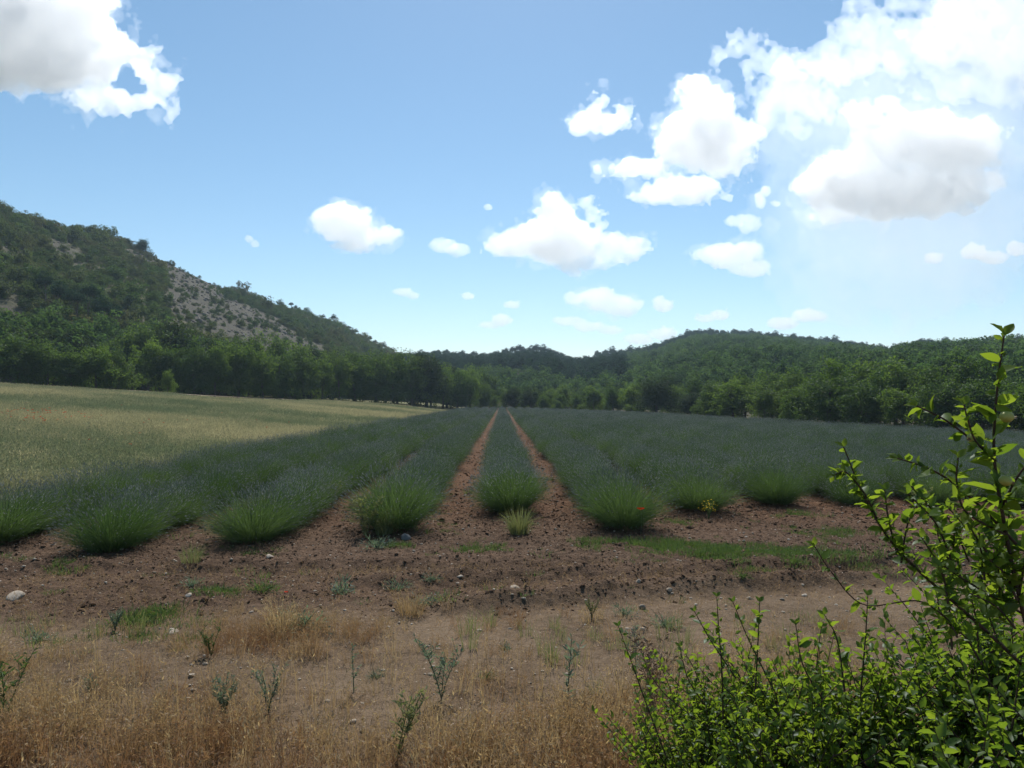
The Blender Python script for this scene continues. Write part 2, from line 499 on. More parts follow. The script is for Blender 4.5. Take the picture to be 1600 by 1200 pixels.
def base_height(x, y):
    l = np.maximum(0.0, -7.0 - x)
    z = 0.07 * l * l / (l + 1.5)
    z = z + 0.5 * fbm(x / 30, y / 30, 2, 3) * sstep(l, 3, 20)
    r = np.clip(x - 1.5, 0, 60)
    z = z - 0.025 * r * r / (r + 1.0)                                   # the field falls gently to the right
    z = z - 0.005 * np.clip(y - 20, 0, 120) * sstep(x, -16, -6)         # and away
    return z

ROWS = {}
for k in range(-4, 21):
    ROWS[k] = 0.10 + (1.55 if k <= 0 else 1.5) * k
ROW_START = {-4: 8.4, -3: 8.0, -2: 8.55, -1: 9.25, 0: 10.5, 1: 9.35, 2: 10.9, 3: 11.7, 4: 12.1, 5: 12.3, 6: 12.4}
def row_start(k): return ROW_START.get(k, 12.5 + 0.05 * k)

def micro(x, y):
    t = tilled_mask(x, y)
    z = 0.012 * fbm(x * 1.3, y * 1.3, 3, 11)
    rough = 0.085 * np.abs(fbm(x * 2.6, y * 2.6, 4, 21, .6)) + 0.085 * fbm(x * 9, y * 9, 4, 41, .85)
    z = z + t * (rough + 0.02)
    z = z + (1 - t) * (0.034 * fbm(x * 11, y * 11, 4, 51, .75) + .03 * fbm(x * 2.2, y * 2.2, 3, 53))
    # ruts: two ploughed lips running across
    for (a, b, h, w, x0) in ((6.05, .26, .085, .15, -.9), (6.85, .17, .085, .16, -1.8), (7.45, .05, .06, .2, -6)):
        c = a + b * x + 0.12 * fbm(x * .9, x * .3, 2, 61)
        g = np.exp(-((y - c) / w) ** 2) * sstep(x, x0, x0 + .8) * (1 - sstep(x, 4.5, 6))
        z = z + g * h * (0.85 + .9 * fbm(x * 5, y * 5, 3, 71))
        z = z - np.exp(-((y - c + .28) / .2) ** 2) * sstep(x, x0, x0 + .8) * .028
    # gentle mounds under the rows
    inside = sstep(y, 8.5, 11)
    ph = (x - 0.1) / 1.53
    z = z + inside * 0.03 * np.cos(ph * 2 * np.pi) * (x > -7) * (x < 32)
    return z * (1 - sstep(y, 24, 40)) * sstep(y, 1.0, 2.0)

def height(x, y):
    x = np.asarray(x, float); y = np.asarray(y, float)
    return base_height(x, y) + micro(x, y)

def graded(lo, hi, step, far_lo, far_hi, g=1.10):
    a = list(np.arange(lo, hi, step))
    s, v = step, a[-1]
    while v < far_hi:
        s *= g; v += s; a.append(v)
    s, v = step, a[0]; b = []
    while v > far_lo:
        s *= g; v -= s; b.append(v)
    return np.array(b[::-1] + a)

xs = graded(-6.5, 7.5, 0.035, -1150, 1150, 1.09)
ys = graded(2.6, 11.0, 0.030, -300, 1150, 1.07)
gxx, gyy = np.meshgrid(xs, ys)
gzz = height(gxx, gyy)
ny, nx = gxx.shape
q = (np.arange(ny - 1)[:, None] * nx + np.arange(nx - 1)[None]).ravel()
faces = np.stack([q, q + 1, q + nx + 1, q + nx], 1)
mbg = MB().add(np.stack([gxx, gyy, gzz], -1).reshape(-1, 3), faces)
inlav = sstep(gxx, -7.6, -7.0) * sstep(gyy, 8.0, 12) * (1 - sstep(gyy, 140, 145))
mead = (1 - sstep(gxx, -7.9, -7.2)) * sstep(gyy, 9, 11)

def soil_mat():
    m, T = new_mat('soil')
    lk = m.node_tree.links
    t = T.n('ShaderNodeTexCoord').outputs['Object']
    n1 = T.noise(t, 1.3, 6, .6); n2 = T.noise(t, 14, 6, .65); n3 = T.noise(t, 70, 5, .7)
    till = T.attr('till'); me_ = T.attr('mead'); lav = T.attr('lav')
    f = T.smooth(T.math('MULTIPLY_ADD', n3, .5, T.math('MULTIPLY', n2, .5)), .36, .64)
    packed = T.mix(f, (.108, .072, .044), (.215, .150, .096))
    packed = T.mix(T.smooth(n1, .35, .7, 0, .5), packed, (.245, .180, .118))
    till_c = T.mix(f, (.060, .038, .025), (.160, .102, .065))
    red = T.mix(f, (.072, .038, .021), (.165, .090, .050))
    c = T.mix(till, packed, till_c)
    c = T.mix(lav, c, red)
    c = T.mix(T.smooth(T.noise(t, .55, 5, .65), .40, .62, 0, .55), c, T.mix(1.0, c, (.62, .60, .58), 'MULTIPLY'))
    mc = T.mix(f, (.10, .11, .045), (.20, .18, .09))
    c = T.mix(me_, c, mc)
    # small pale chips of limestone
    vo = T.n('ShaderNodeTexVoronoi'); vo.inputs['Scale'].default_value = 38
    lk.new(t, vo.inputs['Vector'])
    sx = T.n('ShaderNodeSeparateColor'); lk.new(vo.outputs['Color'], sx.inputs[0])
    chip = T.math('MULTIPLY', T.smooth(vo.outputs['Distance'], .22, .14), T.math('GREATER_THAN', sx.outputs[0], .93))
    chip = T.math('MULTIPLY', chip, T.math('SUBTRACT', 1.0, me_))
    c = T.mix(chip, c, (.46, .39, .31))
    b = T.n('ShaderNodeBsdfPrincipled')
    lk.new(c, b.inputs['Base Color']); b.inputs['Roughness'].default_value = .95
    b.inputs['Specular IOR Level'].default_value = .08
    bp = T.n('ShaderNodeBump'); bp.inputs['Strength'].default_value = .9; bp.inputs['Distance'].default_value = .03
    lk.new(T.math('ADD', n2, T.math('MULTIPLY', n3, .6)), bp.inputs['Height']); lk.new(bp.outputs[0], b.inputs['Normal'])
    return finish(m, T, b.outputs[0])

M['soil'] = soil_mat()
gme = mbg.mesh('ground', M['soil'], True, {'till': tilled_mask(gxx, gyy).ravel(), 'lav': (inlav * tilled_mask(gxx, gyy)).ravel(), 'mead': mead.ravel()})
tag(link('ground', gme), kind='structure')

# hills: given by the line of the crest as seen along each bearing, its distance and the distance of the foot
LEFT = np.array([(-1500, 300, 150, 70), (-600, 280, 165, 74), (0, 330, 190, 80), (50, 341, 200, 82), (100, 356, 208, 85), (160, 369, 216, 88), (220, 390, 226, 90), (280, 418, 238, 95),
                 (340, 446, 252, 100), (400, 468, 268, 108), (470, 490, 295, 117), (530, 514, 325, 128), (580, 543, 352, 140), (620, 561, 378, 150), (660, 580, 400, 165), (720, 604, 420, 190), (790, 628, 430, 230)], float)
BACK = np.array([(300, 632, 430, 200), (420, 610, 430, 190), (560, 580, 425, 175), (680, 571, 420, 165), (740, 576, 420, 162), (800, 570, 420, 160), (850, 568, 420, 155), (900, 582, 425, 150), (960, 571, 440, 145),
                 (1030, 556, 450, 130), (1060, 545, 460, 125), (1085, 536, 470, 120), (1180, 538, 480, 98), (1240, 545, 470, 90), (1290, 551, 460, 82), (1390, 563, 445, 70), (1420, 558, 430, 68),
                 (1510, 556, 420, 62), (1600, 552, 400, 57), (2000, 540, 390, 52), (3400, 560, 380, 50)], float)

def hill_h(tab, x, y, power):
    p = CX + F * x / np.maximum(y, 1)
    sk = np.interp(p, tab[:, 0], tab[:, 1]); rd = np.interp(p, tab[:, 0], tab[:, 2]); ft = np.interp(p, tab[:, 0], tab[:, 3])
    zt = EYE + (HY - sk) / F * rd
    z0 = base_height(x, np.minimum(y, ft)) - 0.3
    t = (y - ft) / (rd - ft)
    up = z0 + (zt - z0) * np.clip(t, 0, 1) ** power
    dn = zt - (np.maximum(t, 1) - 1) * (rd - ft) * 0.28
    z = np.where(t <= 1, up, dn)
    bump = fbm(x / 28, y / 28, 4, 91) * 5.0 * np.clip(t, 0, 1) * np.clip(1.25 - t, 0, 1) * 2
    return z + bump, t

def hill_mesh(name, tab, u0, u1, nu, nt, power, mat, extra=None, label=None):
    us = np.linspace(u0, u1, nu)
    tt = np.concatenate([np.linspace(-0.02, 1.0, nt), 1 + np.linspace(0.05, 1.0, 14)])
    U, T_ = np.meshgrid(us, tt)
    p = CX + F * U
    rd = np.interp(p, tab[:, 0], tab[:, 2]); ft = np.interp(p, tab[:, 0], tab[:, 3])
    Y = ft + T_ * (rd - ft); X = U * Y
    Z, t = hill_h(tab, X, Y, power)
    Z = np.where(T_ < 0, base_height(X, Y) - 1.0, Z)
    n1, n2 = U.shape
    q = (np.arange(n1 - 1)[:, None] * n2 + np.arange(n2 - 1)[None]).ravel()
    mb = MB().add(np.stack([X, Y, Z], -1).reshape(-1, 3), np.stack([q, q + 1, q + n2 + 1, q + n2], 1))
    ex = extra(X, Y, Z).ravel() if extra else np.zeros(X.size)
    o = link(name, mb.mesh(name, mat, True, {'bare': ex}))
    return tag(o, kind='structure')

def seg_dist(px, py, pts):
    d = np.full(np.shape(px), 1e9)
    for (ax, ay), (bx, by) in zip(pts[:-1], pts[1:]):
        vx, vy = bx - ax, by - ay
        t = np.clip(((px - ax) * vx + (py - ay) * vy) / (vx * vx + vy * vy), 0, 1)
        d = np.minimum(d, np.hypot(px - ax - t * vx, py - ay - t * vy))
    return d

def bare_mask(x, y, z):
    """scree chute and rock ledges of the limestone slope"""
    px = CX + F * x / np.maximum(y, 1); py = HY - (z - EYE) / np.maximum(y, 1) * F
    n = fbm(x / 9, y / 9, 4, 13)
    d1 = seg_dist(px, py, [(282, 428), (330, 458), (400, 497), (495, 552)])
    m = (1 - sstep(d1 + n * 34, 4, 16)) * .9
    tri = (py > 418 + (px - 275) * .60) * (py < 560) * (px > 262 + 30 * n) * (px < 500)
    dep = py - (418 + (px - 275) * .60)
    m = np.maximum(m, tri * (1 - sstep(dep + n * 60, 34, 105)) * .8)
    d2 = seg_dist(px, py, [(205, 398), (250, 412), (275, 425)])
    m = np.maximum(m, (1 - sstep(d2 + n * 18, 4, 15)) * .7)
    d3 = seg_dist(px, py, [(40, 372), (88, 388), (100, 400)])
    m = np.maximum(m, (1 - sstep(d3 + n * 22, 4, 14)) * .6)
    d4 = seg_dist(px, py, [(-30, 480), (18, 486), (34, 492)])
    m = np.maximum(m, (1 - sstep(d4 + n * 14, 4, 12)))
    m = np.maximum(m, sstep(n, .16, .26) * .5)
    return np.clip(m, 0, 1)

def hill_mat():
    m, T = new_mat('hillside')
    lk = m.node_tree.links
    t = T.n('ShaderNodeTexCoord').outputs['Object']
    n1 = T.noise(t, .12, 7, .65); n2 = T.noise(t, .9, 6, .7); n3 = T.noise(t, 3.5, 4, .7)
    g = T.mix(T.smooth(n1, .35, .65), (.060, .062, .034), (.130, .115, .075))
    g = T.mix(T.smooth(n2, .5, .75), g, (.21, .185, .15))
    r = T.mix(T.smooth(n3, .32, .68), (.062, .055, .042), (.112, .099, .080))
    r = T.mix(T.smooth(n2, .42, .70), r, (.11, .10, .06))
    bm = T.smooth(T.math('MULTIPLY_ADD', T.math('SUBTRACT', n2, .5), .8, T.attr('bare')), .3, .6)
    b = T.n('ShaderNodeBsdfPrincipled')
    lk.new(T.mix(bm, g, r), b.inputs['Base Color']); b.inputs['Roughness'].default_value = .95
    b.inputs['Specular IOR Level'].default_value = .1
    bp = T.n('ShaderNodeBump'); bp.inputs['Strength'].default_value = .8; bp.inputs['Distance'].default_value = .6
    lk.new(T.math('MULTIPLY_ADD', n3, .4, n2), bp.inputs['Height']); lk.new(bp.outputs[0], b.inputs['Normal'])
    return finish(m, T, b.outputs[0])

M['hill'] = hill_mat()
PL, PB = 1.0, 0.85
hill_mesh('hill_rocky', LEFT, (-1500 - CX) / F, 0.005, 420, 150, PL, M['hill'], bare_mask)
hill_mesh('hill_wooded', BACK, (300 - CX) / F, (3300 - CX) / F, 300, 70, PB, M['hill'])

# dirt track leaving the meadow on the left
def track():
    pts = [(196, 601, 79), (232, 606.5, 77), (268, 612.5, 78), (310, 619, 80), (380, 623.5, 86), (460, 627.5, 94)]
    L = []
    for i, (px, py, d) in enumerate(pts):
        w = (1.3, 1.4, 1.3, 1.1, .8, .5)[i]
        for s in (-.5, .5):
            y = d + s * w * 3.2
            x = (px - CX) / F * d
            L.append((x, y, float(base_height(np.array(x), np.array(y))) + .32))
    f = [(2 * i, 2 * i + 2, 2 * i + 3, 2 * i + 1) for i in range(len(pts) - 1)]
    o = link('path', MB().add(L, f).mesh('path', M['track'], True))
    tag(o, kind='structure')
M['track'] = plain_mat('track_soil', (.30, .23, .16), (.42, .34, .25), 1.5, 1, .3, .05)
track()

# ------------------------------------------------------------------ scatter with geometry nodes (for what nobody could count)
def proto_collection(name, meshes):
    c = bpy.data.collections.new(name)
    for i, me in enumerate(meshes):
        c.objects.link(bpy.data.objects.new('%s_%02d' % (name, i), me))
    return c

def scatter(name, pts, coll, nvar, label, cat, rot=None, scl=None, idx=None, tint=None):
    n = len(pts)
    me = bpy.data.meshes.new(name)
    me.vertices.add(n); me.vertices.foreach_set('co', np.asarray(pts, np.float32).ravel())
    if rot is None: rot = np.stack([np.zeros(n), np.zeros(n), rng.random(n) * 6.283], 1)
    if scl is None: scl = np.ones(n)
    if np.ndim(scl) == 1: scl = np.repeat(np.asarray(scl)[:, None], 3, 1)
    if idx is None: idx = rng.integers(0, nvar, n)
    if tint is None: tint = np.zeros(n)
    for nm, typ, arr, key in (('rot', 'FLOAT_VECTOR', rot, 'vector'), ('scl', 'FLOAT_VECTOR', scl, 'vector'), ('idx', 'INT', idx, 'value'), ('tint', 'FLOAT', tint, 'value')):
        a = me.attributes.new(nm, typ, 'POINT')
        a.data.foreach_set(key, np.ascontiguousarray(arr, np.int32 if typ == 'INT' else np.float32).ravel())
    o = link(name, me)
    g = bpy.data.node_groups.new(name + '_scatter', 'GeometryNodeTree')
    g.interface.new_socket('Geometry', in_out='INPUT', socket_type='NodeSocketGeometry')
    g.interface.new_socket('Geometry', in_out='OUTPUT', socket_type='NodeSocketGeometry')
    N = g.nodes.new
    gi, go, ip, ci = N('NodeGroupInput'), N('NodeGroupOutput'), N('GeometryNodeInstanceOnPoints'), N('GeometryNodeCollectionInfo')
    ci.inputs['Collection'].default_value = coll
    ci.inputs['Separate Children'].default_value = True
    ci.inputs['Reset Children'].default_value = True
    ip.inputs['Pick Instance'].default_value = True
    def na(nm, typ):
        a = N('GeometryNodeInputNamedAttribute'); a.data_type = typ; a.inputs['Name'].default_value = nm
        return a.outputs['Attribute']
    er = N('FunctionNodeEulerToRotation')
    L = g.links.new
    L(na('rot', 'FLOAT_VECTOR'), er.inputs[0]); L(er.outputs[0], ip.inputs['Rotation'])
    L(na('scl', 'FLOAT_VECTOR'), ip.inputs['Scale']); L(na('idx', 'INT'), ip.inputs['Instance Index'])
    L(gi.outputs[0], ip.inputs['Points']); L(ci.outputs[0], ip.inputs['Instance']); L(ip.outputs[0], go.inputs[0])
    md = o.modifiers.new('scatter', 'NODES'); md.node_group = g
    return tag(o, label, cat, kind='stuff')

# ------------------------------------------------------------------ trees
def crown_mesh(name, seed, H, Rr, base, nclump, nleaf, ls, mat, flat=1.0, clr=(.55, .95), shape='round'):
    g = np.random.default_rng(seed)
    hh = (H - base) / 2
    cz = base + hh
    d = rand_dir(nclump, g)
    if shape == 'umbrella':
        d[:, 2] = np.abs(d[:, 2]) * .9 - .15
    rad = g.random(nclump) ** .45
    lob = 1 + .32 * np.sin(d[:, 0] * 3.1 + seed) * np.cos(d[:, 1] * 2.7 - seed) + .16 * g.normal(size=nclump)
    c = d * (rad * lob)[:, None] * np.array([Rr, Rr, hh]) * .86
    c[:, 2] += cz
    c[:, :2] *= (1 - .28 * sstep(c[:, 2], base, H))[:, None] * 1.1
    c[:, 2] = np.maximum(c[:, 2], base + .1)
    cr = (clr[0] + (clr[1] - clr[0]) * g.random(nclump)) * Rr * .36
    k = np.repeat(np.arange(nclump), nleaf)
    n = len(k)
    o = rand_dir(n, g) * (g.random(n) ** .4)[:, None] * cr[k][:, None] * np.array([1, 1, .72 * flat])
    p = c[k] + o
    out = unit(o + .35 * (c[k] - np.array([0, 0, cz])) / Rr)
    nrm = unit(out * .6 + rand_dir(n, g) * .8 + np.array([0, .25, .45]))
    ax = unit(np.cross(nrm, rand_dir(n, g)))
    mb = MB()
    va = np.clip(.5 + .22 * g.normal(size=nclump)[k] + .16 * g.normal(size=n), 0, 1)
    cards(mb, p, ax, nrm, ls * (.7 + .6 * g.random(n)), ls * .62 * (.7 + .6 * g.random(n)), va, .12, .5)
    return mb.mesh(name, mat), c

def trunk_mesh(name, seed, H, base, c, r, lean=.04, upto=.72, nlimb=12):
    g = np.random.default_rng(seed + 100)
    mb = MB()
    top = np.array([lean * H * g.normal(), lean * H * g.normal(), H * upto])
    mid = np.array([top[0] * .2 + .04 * H * g.normal(), top[1] * .2, H * upto * .5])
    tp = bez(np.array([0, 0, -.35]), mid, top, 8)
    tube(mb, tp, np.linspace(r * 1.35, r * .4, 8), 7)
    for i in g.choice(len(c), min(nlimb, len(c)), replace=False):
        s = tp[g.integers(3, 8)]
        e = c[i]
        m = (s + e) / 2 + np.array([0, 0, -.06 * H]) + g.normal(size=3) * .03 * H
        tube(mb, bez(s, m, e, 5), np.linspace(r * .42, r * .10, 5), 5)
    return mb.mesh(name, M['bark'], True)

TREE = {}
def tree_kind(key, seeds, H, Rr, base, nclump, nleaf, ls, mat, r, **kw):
    out = []
    for s in seeds:
        g = np.random.default_rng(s)
        h = H * g.uniform(.92, 1.08)
        tr = {k: kw.pop(k) for k in ()}
        cm, c = crown_mesh('crown', s, h, Rr * g.uniform(.9, 1.1), base * g.uniform(.7, 1.2), nclump, nleaf, ls, M[mat], **{k: v for k, v in kw.items() if k in ('flat', 'clr', 'shape')})
        tm = trunk_mesh('trunk', s, h, base, c, r, upto=kw.get('upto', .72))
        out.append((tm, cm, h))
    TREE[key] = out

tree_kind('oak', (1, 2, 3, 4), 6.0, 2.6, .12, 150, 66, .20, 'oak', .13)
tree_kind('light', (11, 12, 13), 6.0, 2.3, .15, 125, 62, .20, 'oak_light', .12)
tree_kind('holm', (21, 22), 5.4, 2.8, .10, 150, 75, .19, 'holm', .16)
tree_kind('pine', (31, 32, 33), 8.5, 2.6, 3.6, 75, 60, .24, 'pine', .15, shape='umbrella', flat=.7, upto=.8)
tree_kind('bushy', (41, 42, 43), 2.2, 1.3, .05, 40, 60, .15, 'oak_light', .05)

def plant_tree(kind, x, y, z, H, name, label, cat='tree', group=None, var=None, wide=1.0):
    v = TREE[kind][random.randrange(len(TREE[kind])) if var is None else var]
    s = H / v[2]
    e = link(name, None, None, (x, y, z), (0, 0, random.random() * 6.28), (s * wide, s * wide, s))
    tag(e, label, cat, group)
    link('trunk', v[0], e)
    link('crown', v[1], e)
    return e

ORD = ['first', 'second', 'third', 'fourth', 'fifth', 'sixth', 'seventh', 'eighth', 'ninth', 'tenth', 'eleventh', 'twelfth', 'thirteenth', 'fourteenth', 'fifteenth', 'sixteenth',
       'seventeenth', 'eighteenth', 'nineteenth', 'twentieth', 'twenty-first', 'twenty-second', 'twenty-third', 'twenty-fourth', 'twenty-fifth', 'twenty-sixth', 'twenty-seventh', 'twenty-eighth',
       'twenty-ninth', 'thirtieth', 'thirty-first', 'thirty-second', 'thirty-third', 'thirty-fourth', 'thirty-fifth', 'thirty-sixth', 'thirty-seventh', 'thirty-eighth', 'thirty-ninth', 'fortieth']

def zat(x, y):
    x, y = np.array(float(x)), np.array(float(y))
    z = float(base_height(x, y))
    a, t = hill_h(LEFT, x, y, PL)
    if float(t) > 0 and CX + F * float(x) / float(y) < 785: z = max(z, float(a))
    a, t = hill_h(BACK, x, y, PB)
    if float(t) > 0: z = max(z, float(a))
    return z

# trees on the left edge of the meadow: (picture column, distance, height, kind, wide)
LEFT_NEAR = [(-70, 72, 6.8, 'oak', 1.1), (-18, 71, 6.0, 'light', 1.1), (32, 73, 6.2, 'oak', 1.1), (74, 74, 5.2, 'light', 1.2), (112, 75, 4.8, 'oak', 1.25), (150, 76, 5.4, 'light', 1.15), (186, 78, 5.0, 'oak', 1.1)]
for i, (px, d, h, k, w) in enumerate(LEFT_NEAR):
    x = (px - CX) / F * d
    plant_tree(k, x, d, zat(x, d) - .1, h, 'oak_tree', '%s broad green tree from the left edge, at the meadow rim before the dirt track' % ORD[i] if i > 1 else
               ('broad tree cut by the left picture edge at the meadow rim' if i == 1 else 'broad oak standing just beyond the left picture edge'), 'tree', 'trees left of the dirt track')
plant_tree('light', (262 - CX) / F * 80, 80, zat((262 - CX) / F * 80, 80), 3.1, 'young_tree', 'small slender light green tree standing beside the dirt track', 'tree', wide=.62)
LEFT_FAR = []
px = 232.0; i = 0
while px < 768:
    d = np.interp(px, [210, 330, 450, 600, 700, 768], [86, 88, 97, 113, 127, 138])
    h = np.interp(px, [210, 330, 450, 530, 620, 650, 700, 740, 768], [7.0, 7.2, 7.6, 8.4, 9.4, 10.0, 8.6, 7.2, 4.8]) * rng.uniform(.90, 1.06)
    LEFT_FAR.append((px, d + rng.uniform(-1, 1), h, rng.choice(['oak', 'oak', 'light', 'holm'], p=[.4, .25, .2, .15])))
    px += rng.uniform(2.3, 3.3) / d * F
for i, (px, d, h, k) in enumerate(LEFT_FAR):
    x = (px - CX) / F * d
    lab = {'oak': 'dark green leafy tree', 'light': 'lighter green leafy tree', 'holm': 'very dark dense tree'}[k]
    plant_tree(k, x, d, zat(x, d) - .1, h, 'leafy_tree', '%s at the far meadow rim, %s to the right of the track' % (lab, ORD[i]), 'tree', 'trees between track and field end', wide=.86)
# second rank up the foot of the slope
for (a, b, s, g_, hh) in ((-60, 215, 34, 10, 6.0), (225, 760, 30, 7, 8.6)):
    px = a
    while px < b:
        d = np.interp(px, [-60, 210, 330, 450, 600, 700, 768], [82, 92, 97, 106, 122, 136, 147]) + rng.uniform(0, 3)
        x = (px - CX) / F * d
        plant_tree(rng.choice(['oak', 'light', 'holm']), x, d, zat(x, d) - .2, hh * rng.uniform(.9, 1.12), 'leafy_tree',
                   'leafy tree half hidden behind the front trees %s of the dirt track' % ('left' if px < 215 else 'right'), 'tree', 'second rank of trees %s of the track' % ('left' if px < 215 else 'right'))
        px += s * rng.uniform(.8, 1.2)

# far end and right edge of the lavender field
RIGHT = []
px = 772.0
while px < 1680:
    d = np.interp(px, [770, 800, 900, 1000, 1100, 1200, 1300, 1400, 1500, 1700], [138, 134, 122, 108, 85, 70, 58, 51.5, 46.5, 40])
    h = np.interp(px, [770, 900, 1000, 1080, 1150, 1300, 1400, 1700], [4.4, 4.4, 4.6, 4.6, 4.8, 4.8, 4.6, 4.2]) * rng.uniform(.74, 1.20)
    RIGHT.append((px, d + 1.2 + rng.uniform(-.6, .8), h, rng.choice(['oak', 'oak', 'light', 'holm'], p=[.42, .25, .21, .12])))
    px += rng.uniform(2.4, 3.8) / d * F
j = m_ = 0
for (px, d, h, k) in RIGHT:
    x = (px - CX) / F * d
    if 990 < px < 1062: continue
    lab = {'oak': 'dark green tree', 'light': 'lighter green tree', 'holm': 'very dark dense tree'}[k]
    if px < 990:
        plant_tree(k, x, d, zat(x, d) - .1, h, 'field_end_tree', '%s behind the far lavender end, %s from where the rows vanish' % (lab, ORD[j]), 'tree', 'trees behind the field end', wide=.9); j += 1
    else:
        plant_tree(k, x, d, zat(x, d) - .1, h, 'field_side_tree', '%s along the field side, %s right of the round dark oak' % (lab, ORD[m_]), 'tree', 'trees along the right field side', wide=1.2); m_ += 1
x = (1026 - CX) / F * 103
plant_tree('holm', x, 103, zat(x, 103) - .1, 6.4, 'holm_oak', 'big round almost black oak standing forward at the lavender field edge', 'tree', var=0, wide=1.05)
for px, d, h in ((1000, 105, 2.2), (1090, 87, 2.0), (1112, 83, 1.6), (1132, 79, 1.7), (1230, 65, 1.5), (1252, 62, 1.3), (985, 109, 2.0), (870, 124, 2.2), (815, 131, 1.9), (908, 119, 1.8)):
    x = (px - CX) / F * d
    pos = {1000: 'just left of the round dark oak', 1090: 'second right of the round dark oak', 1112: 'low and yellowish in the gap right of the dark oak', 1132: 'at the right end of the gap past the dark oak',
           1230: 'low before the tall trees of the right field side', 1252: 'lowest and rightmost along the field side', 985: 'two bushes left of the round dark oak', 870: 'pale, midway along the far field end', 815: 'right where the rows vanish', 908: 'at the far end, right of its pale neighbour'}[px]
    plant_tree('bushy', x, d, zat(x, d), h, 'bush', 'light green bush ' + pos, 'bush', 'bushes at the lavender field edge')
# second and third ranks on the right
px = 790.0
while px < 1680:
    d = np.interp(px, [770, 800, 900, 1000, 1100, 1200, 1300, 1400, 1500, 1700], [146, 143, 131, 117, 94, 78, 65, 58, 53, 46]) + rng.uniform(-1, 2)
    x = (px - CX) / F * d
    plant_tree(rng.choice(['oak', 'light', 'oak']), x, d, zat(x, d) - .1, np.interp(px, [780, 1000, 1200, 1700], [5, 5.2, 5.6, 5.4]) * rng.uniform(.85, 1.15), 'leafy_tree',
               'tree top showing above the first trees %s' % ('at the far field end' if px < 1000 else 'along the right field side'), 'tree', 'second rank of trees %s' % ('at the field end' if px < 1000 else 'on the right'))
    px += rng.uniform(2.6, 3.6) / d * F

# skyline trees one can tell apart
def sky_tree(tab, px, h, label, kind='pine', back=0.985, group=None, power=PB, wide=1.0, name='pine_tree'):
    rd = np.interp(px, tab[:, 0], tab[:, 2]); ft = np.interp(px, tab[:, 0], tab[:, 3])
    d = ft + back * (rd - ft)
    x = (px - CX) / F * d
    z = float(hill_h(tab, np.array(x), np.array(d), power)[0])
    plant_tree(kind, x, d, z - .3, h * (1.28 if kind == 'pine' and back > .9 and tab is BACK else 1), name, label, 'tree', group, wide=wide * (.85 if kind == 'pine' else 1))
sky_tree(LEFT, 222, 5.2, 'lone round dark tree standing on the crest of the rocky hill', 'holm', name='crest_tree', wide=.95)
sky_tree(LEFT, 198, 3.4, 'smaller dark tree on the rocky crest left of the lone round tree', 'holm', name='crest_tree')
for i, px in enumerate((455, 462, 505, 521, 545, 556, 571, 578, 586, 600, 612)):
    sky_tree(LEFT, px, (4.5, 3.6, 4, 6, 5, 5.2, 5.4, 6, 5.6, 6.4, 6)[i], '%s dark pine from the left along the falling crest of the rocky hill' % ORD[i].capitalize().lower(), group='pines on the falling crest')
CP = [684, 697, 712, 722, 741, 756, 766, 778, 790, 801, 812, 818, 829, 838, 848, 858, 867, 876]
for i, px in enumerate(CP):
    sky_tree(BACK, px, (8.5, 9, 8, 9.5, 9.5, 8.5, 8, 8.8, 9.6, 10, 11, 9.2, 9.8, 11, 10, 9.4, 9.2, 9)[i] * .95, '%s dark pine from the left on the low central skyline' % ORD[i], group='pines on the central skyline')
RP = [916, 926, 934, 946, 957, 972, 985, 1024, 1052, 1062, 1074, 1086, 1098, 1110, 1119, 1131, 1148, 1164, 1174, 1186, 1211, 1240, 1266, 1283, 1292, 1304, 1325, 1398, 1425, 1440, 1452, 1466, 1478, 1490, 1502, 1540, 1552, 1566, 1580, 1592]
for i, px in enumerate(RP):
    sky_tree(BACK, px, rng.uniform(7.2, 10), '%s dark pine from the left on the wooded right skyline' % ORD[i], group='pines on the right skyline')

# woods and scrub that read as one mass
def small_tree(seed, H, Rr, base, nc, nl, ls, mat, **kw):
    return crown_mesh('wood_crown', seed, H, Rr, base, nc, nl, ls, M[mat], **kw)[0]
wood_c = proto_collection('wood_tree', [small_tree(s, 6, 2.7, .2, 46, 34, .36, 'wood') for s in (201, 202, 203, 204)])
pine_c = proto_collection('wood_pine', [small_tree(s, 8.5, 2.4, 2.2, 44, 34, .36, 'pine', shape='umbrella', flat=.8) for s in (211, 212, 213)])
scrub_c = proto_collection('scrub_bush', [small_tree(s, 2.2, 1.5, -.2, 34, 30, .22, 'scrub', flat=.9) for s in (221, 222, 223, 224)])

def fan_points(tab, p0, p1, n, power, tmin=0.0, tmax=1.03):
    p = rng.uniform(p0, p1, n); u = (p - CX) / F
    rd = np.interp(p, tab[:, 0], tab[:, 2]); ft = np.interp(p, tab[:, 0], tab[:, 3])
    y0, y1 = ft + tmin * (rd - ft), ft + tmax * (rd - ft)
    y = np.sqrt(rng.random(n) * (y1 ** 2 - y0 ** 2) + y0 ** 2)
    x = u * y
    z, t = hill_h(tab, x, y, power)
    return x, y, z, t, p

def thin(x, y, keep, cell):
    """keep at most one point in each small cell"""
    k = np.floor(x / cell).astype(np.int64) * 100003 + np.floor(y / cell).astype(np.int64)
    _, first = np.unique(k, return_index=True)
    m = np.zeros(len(x), bool); m[first] = True
    return m & keep

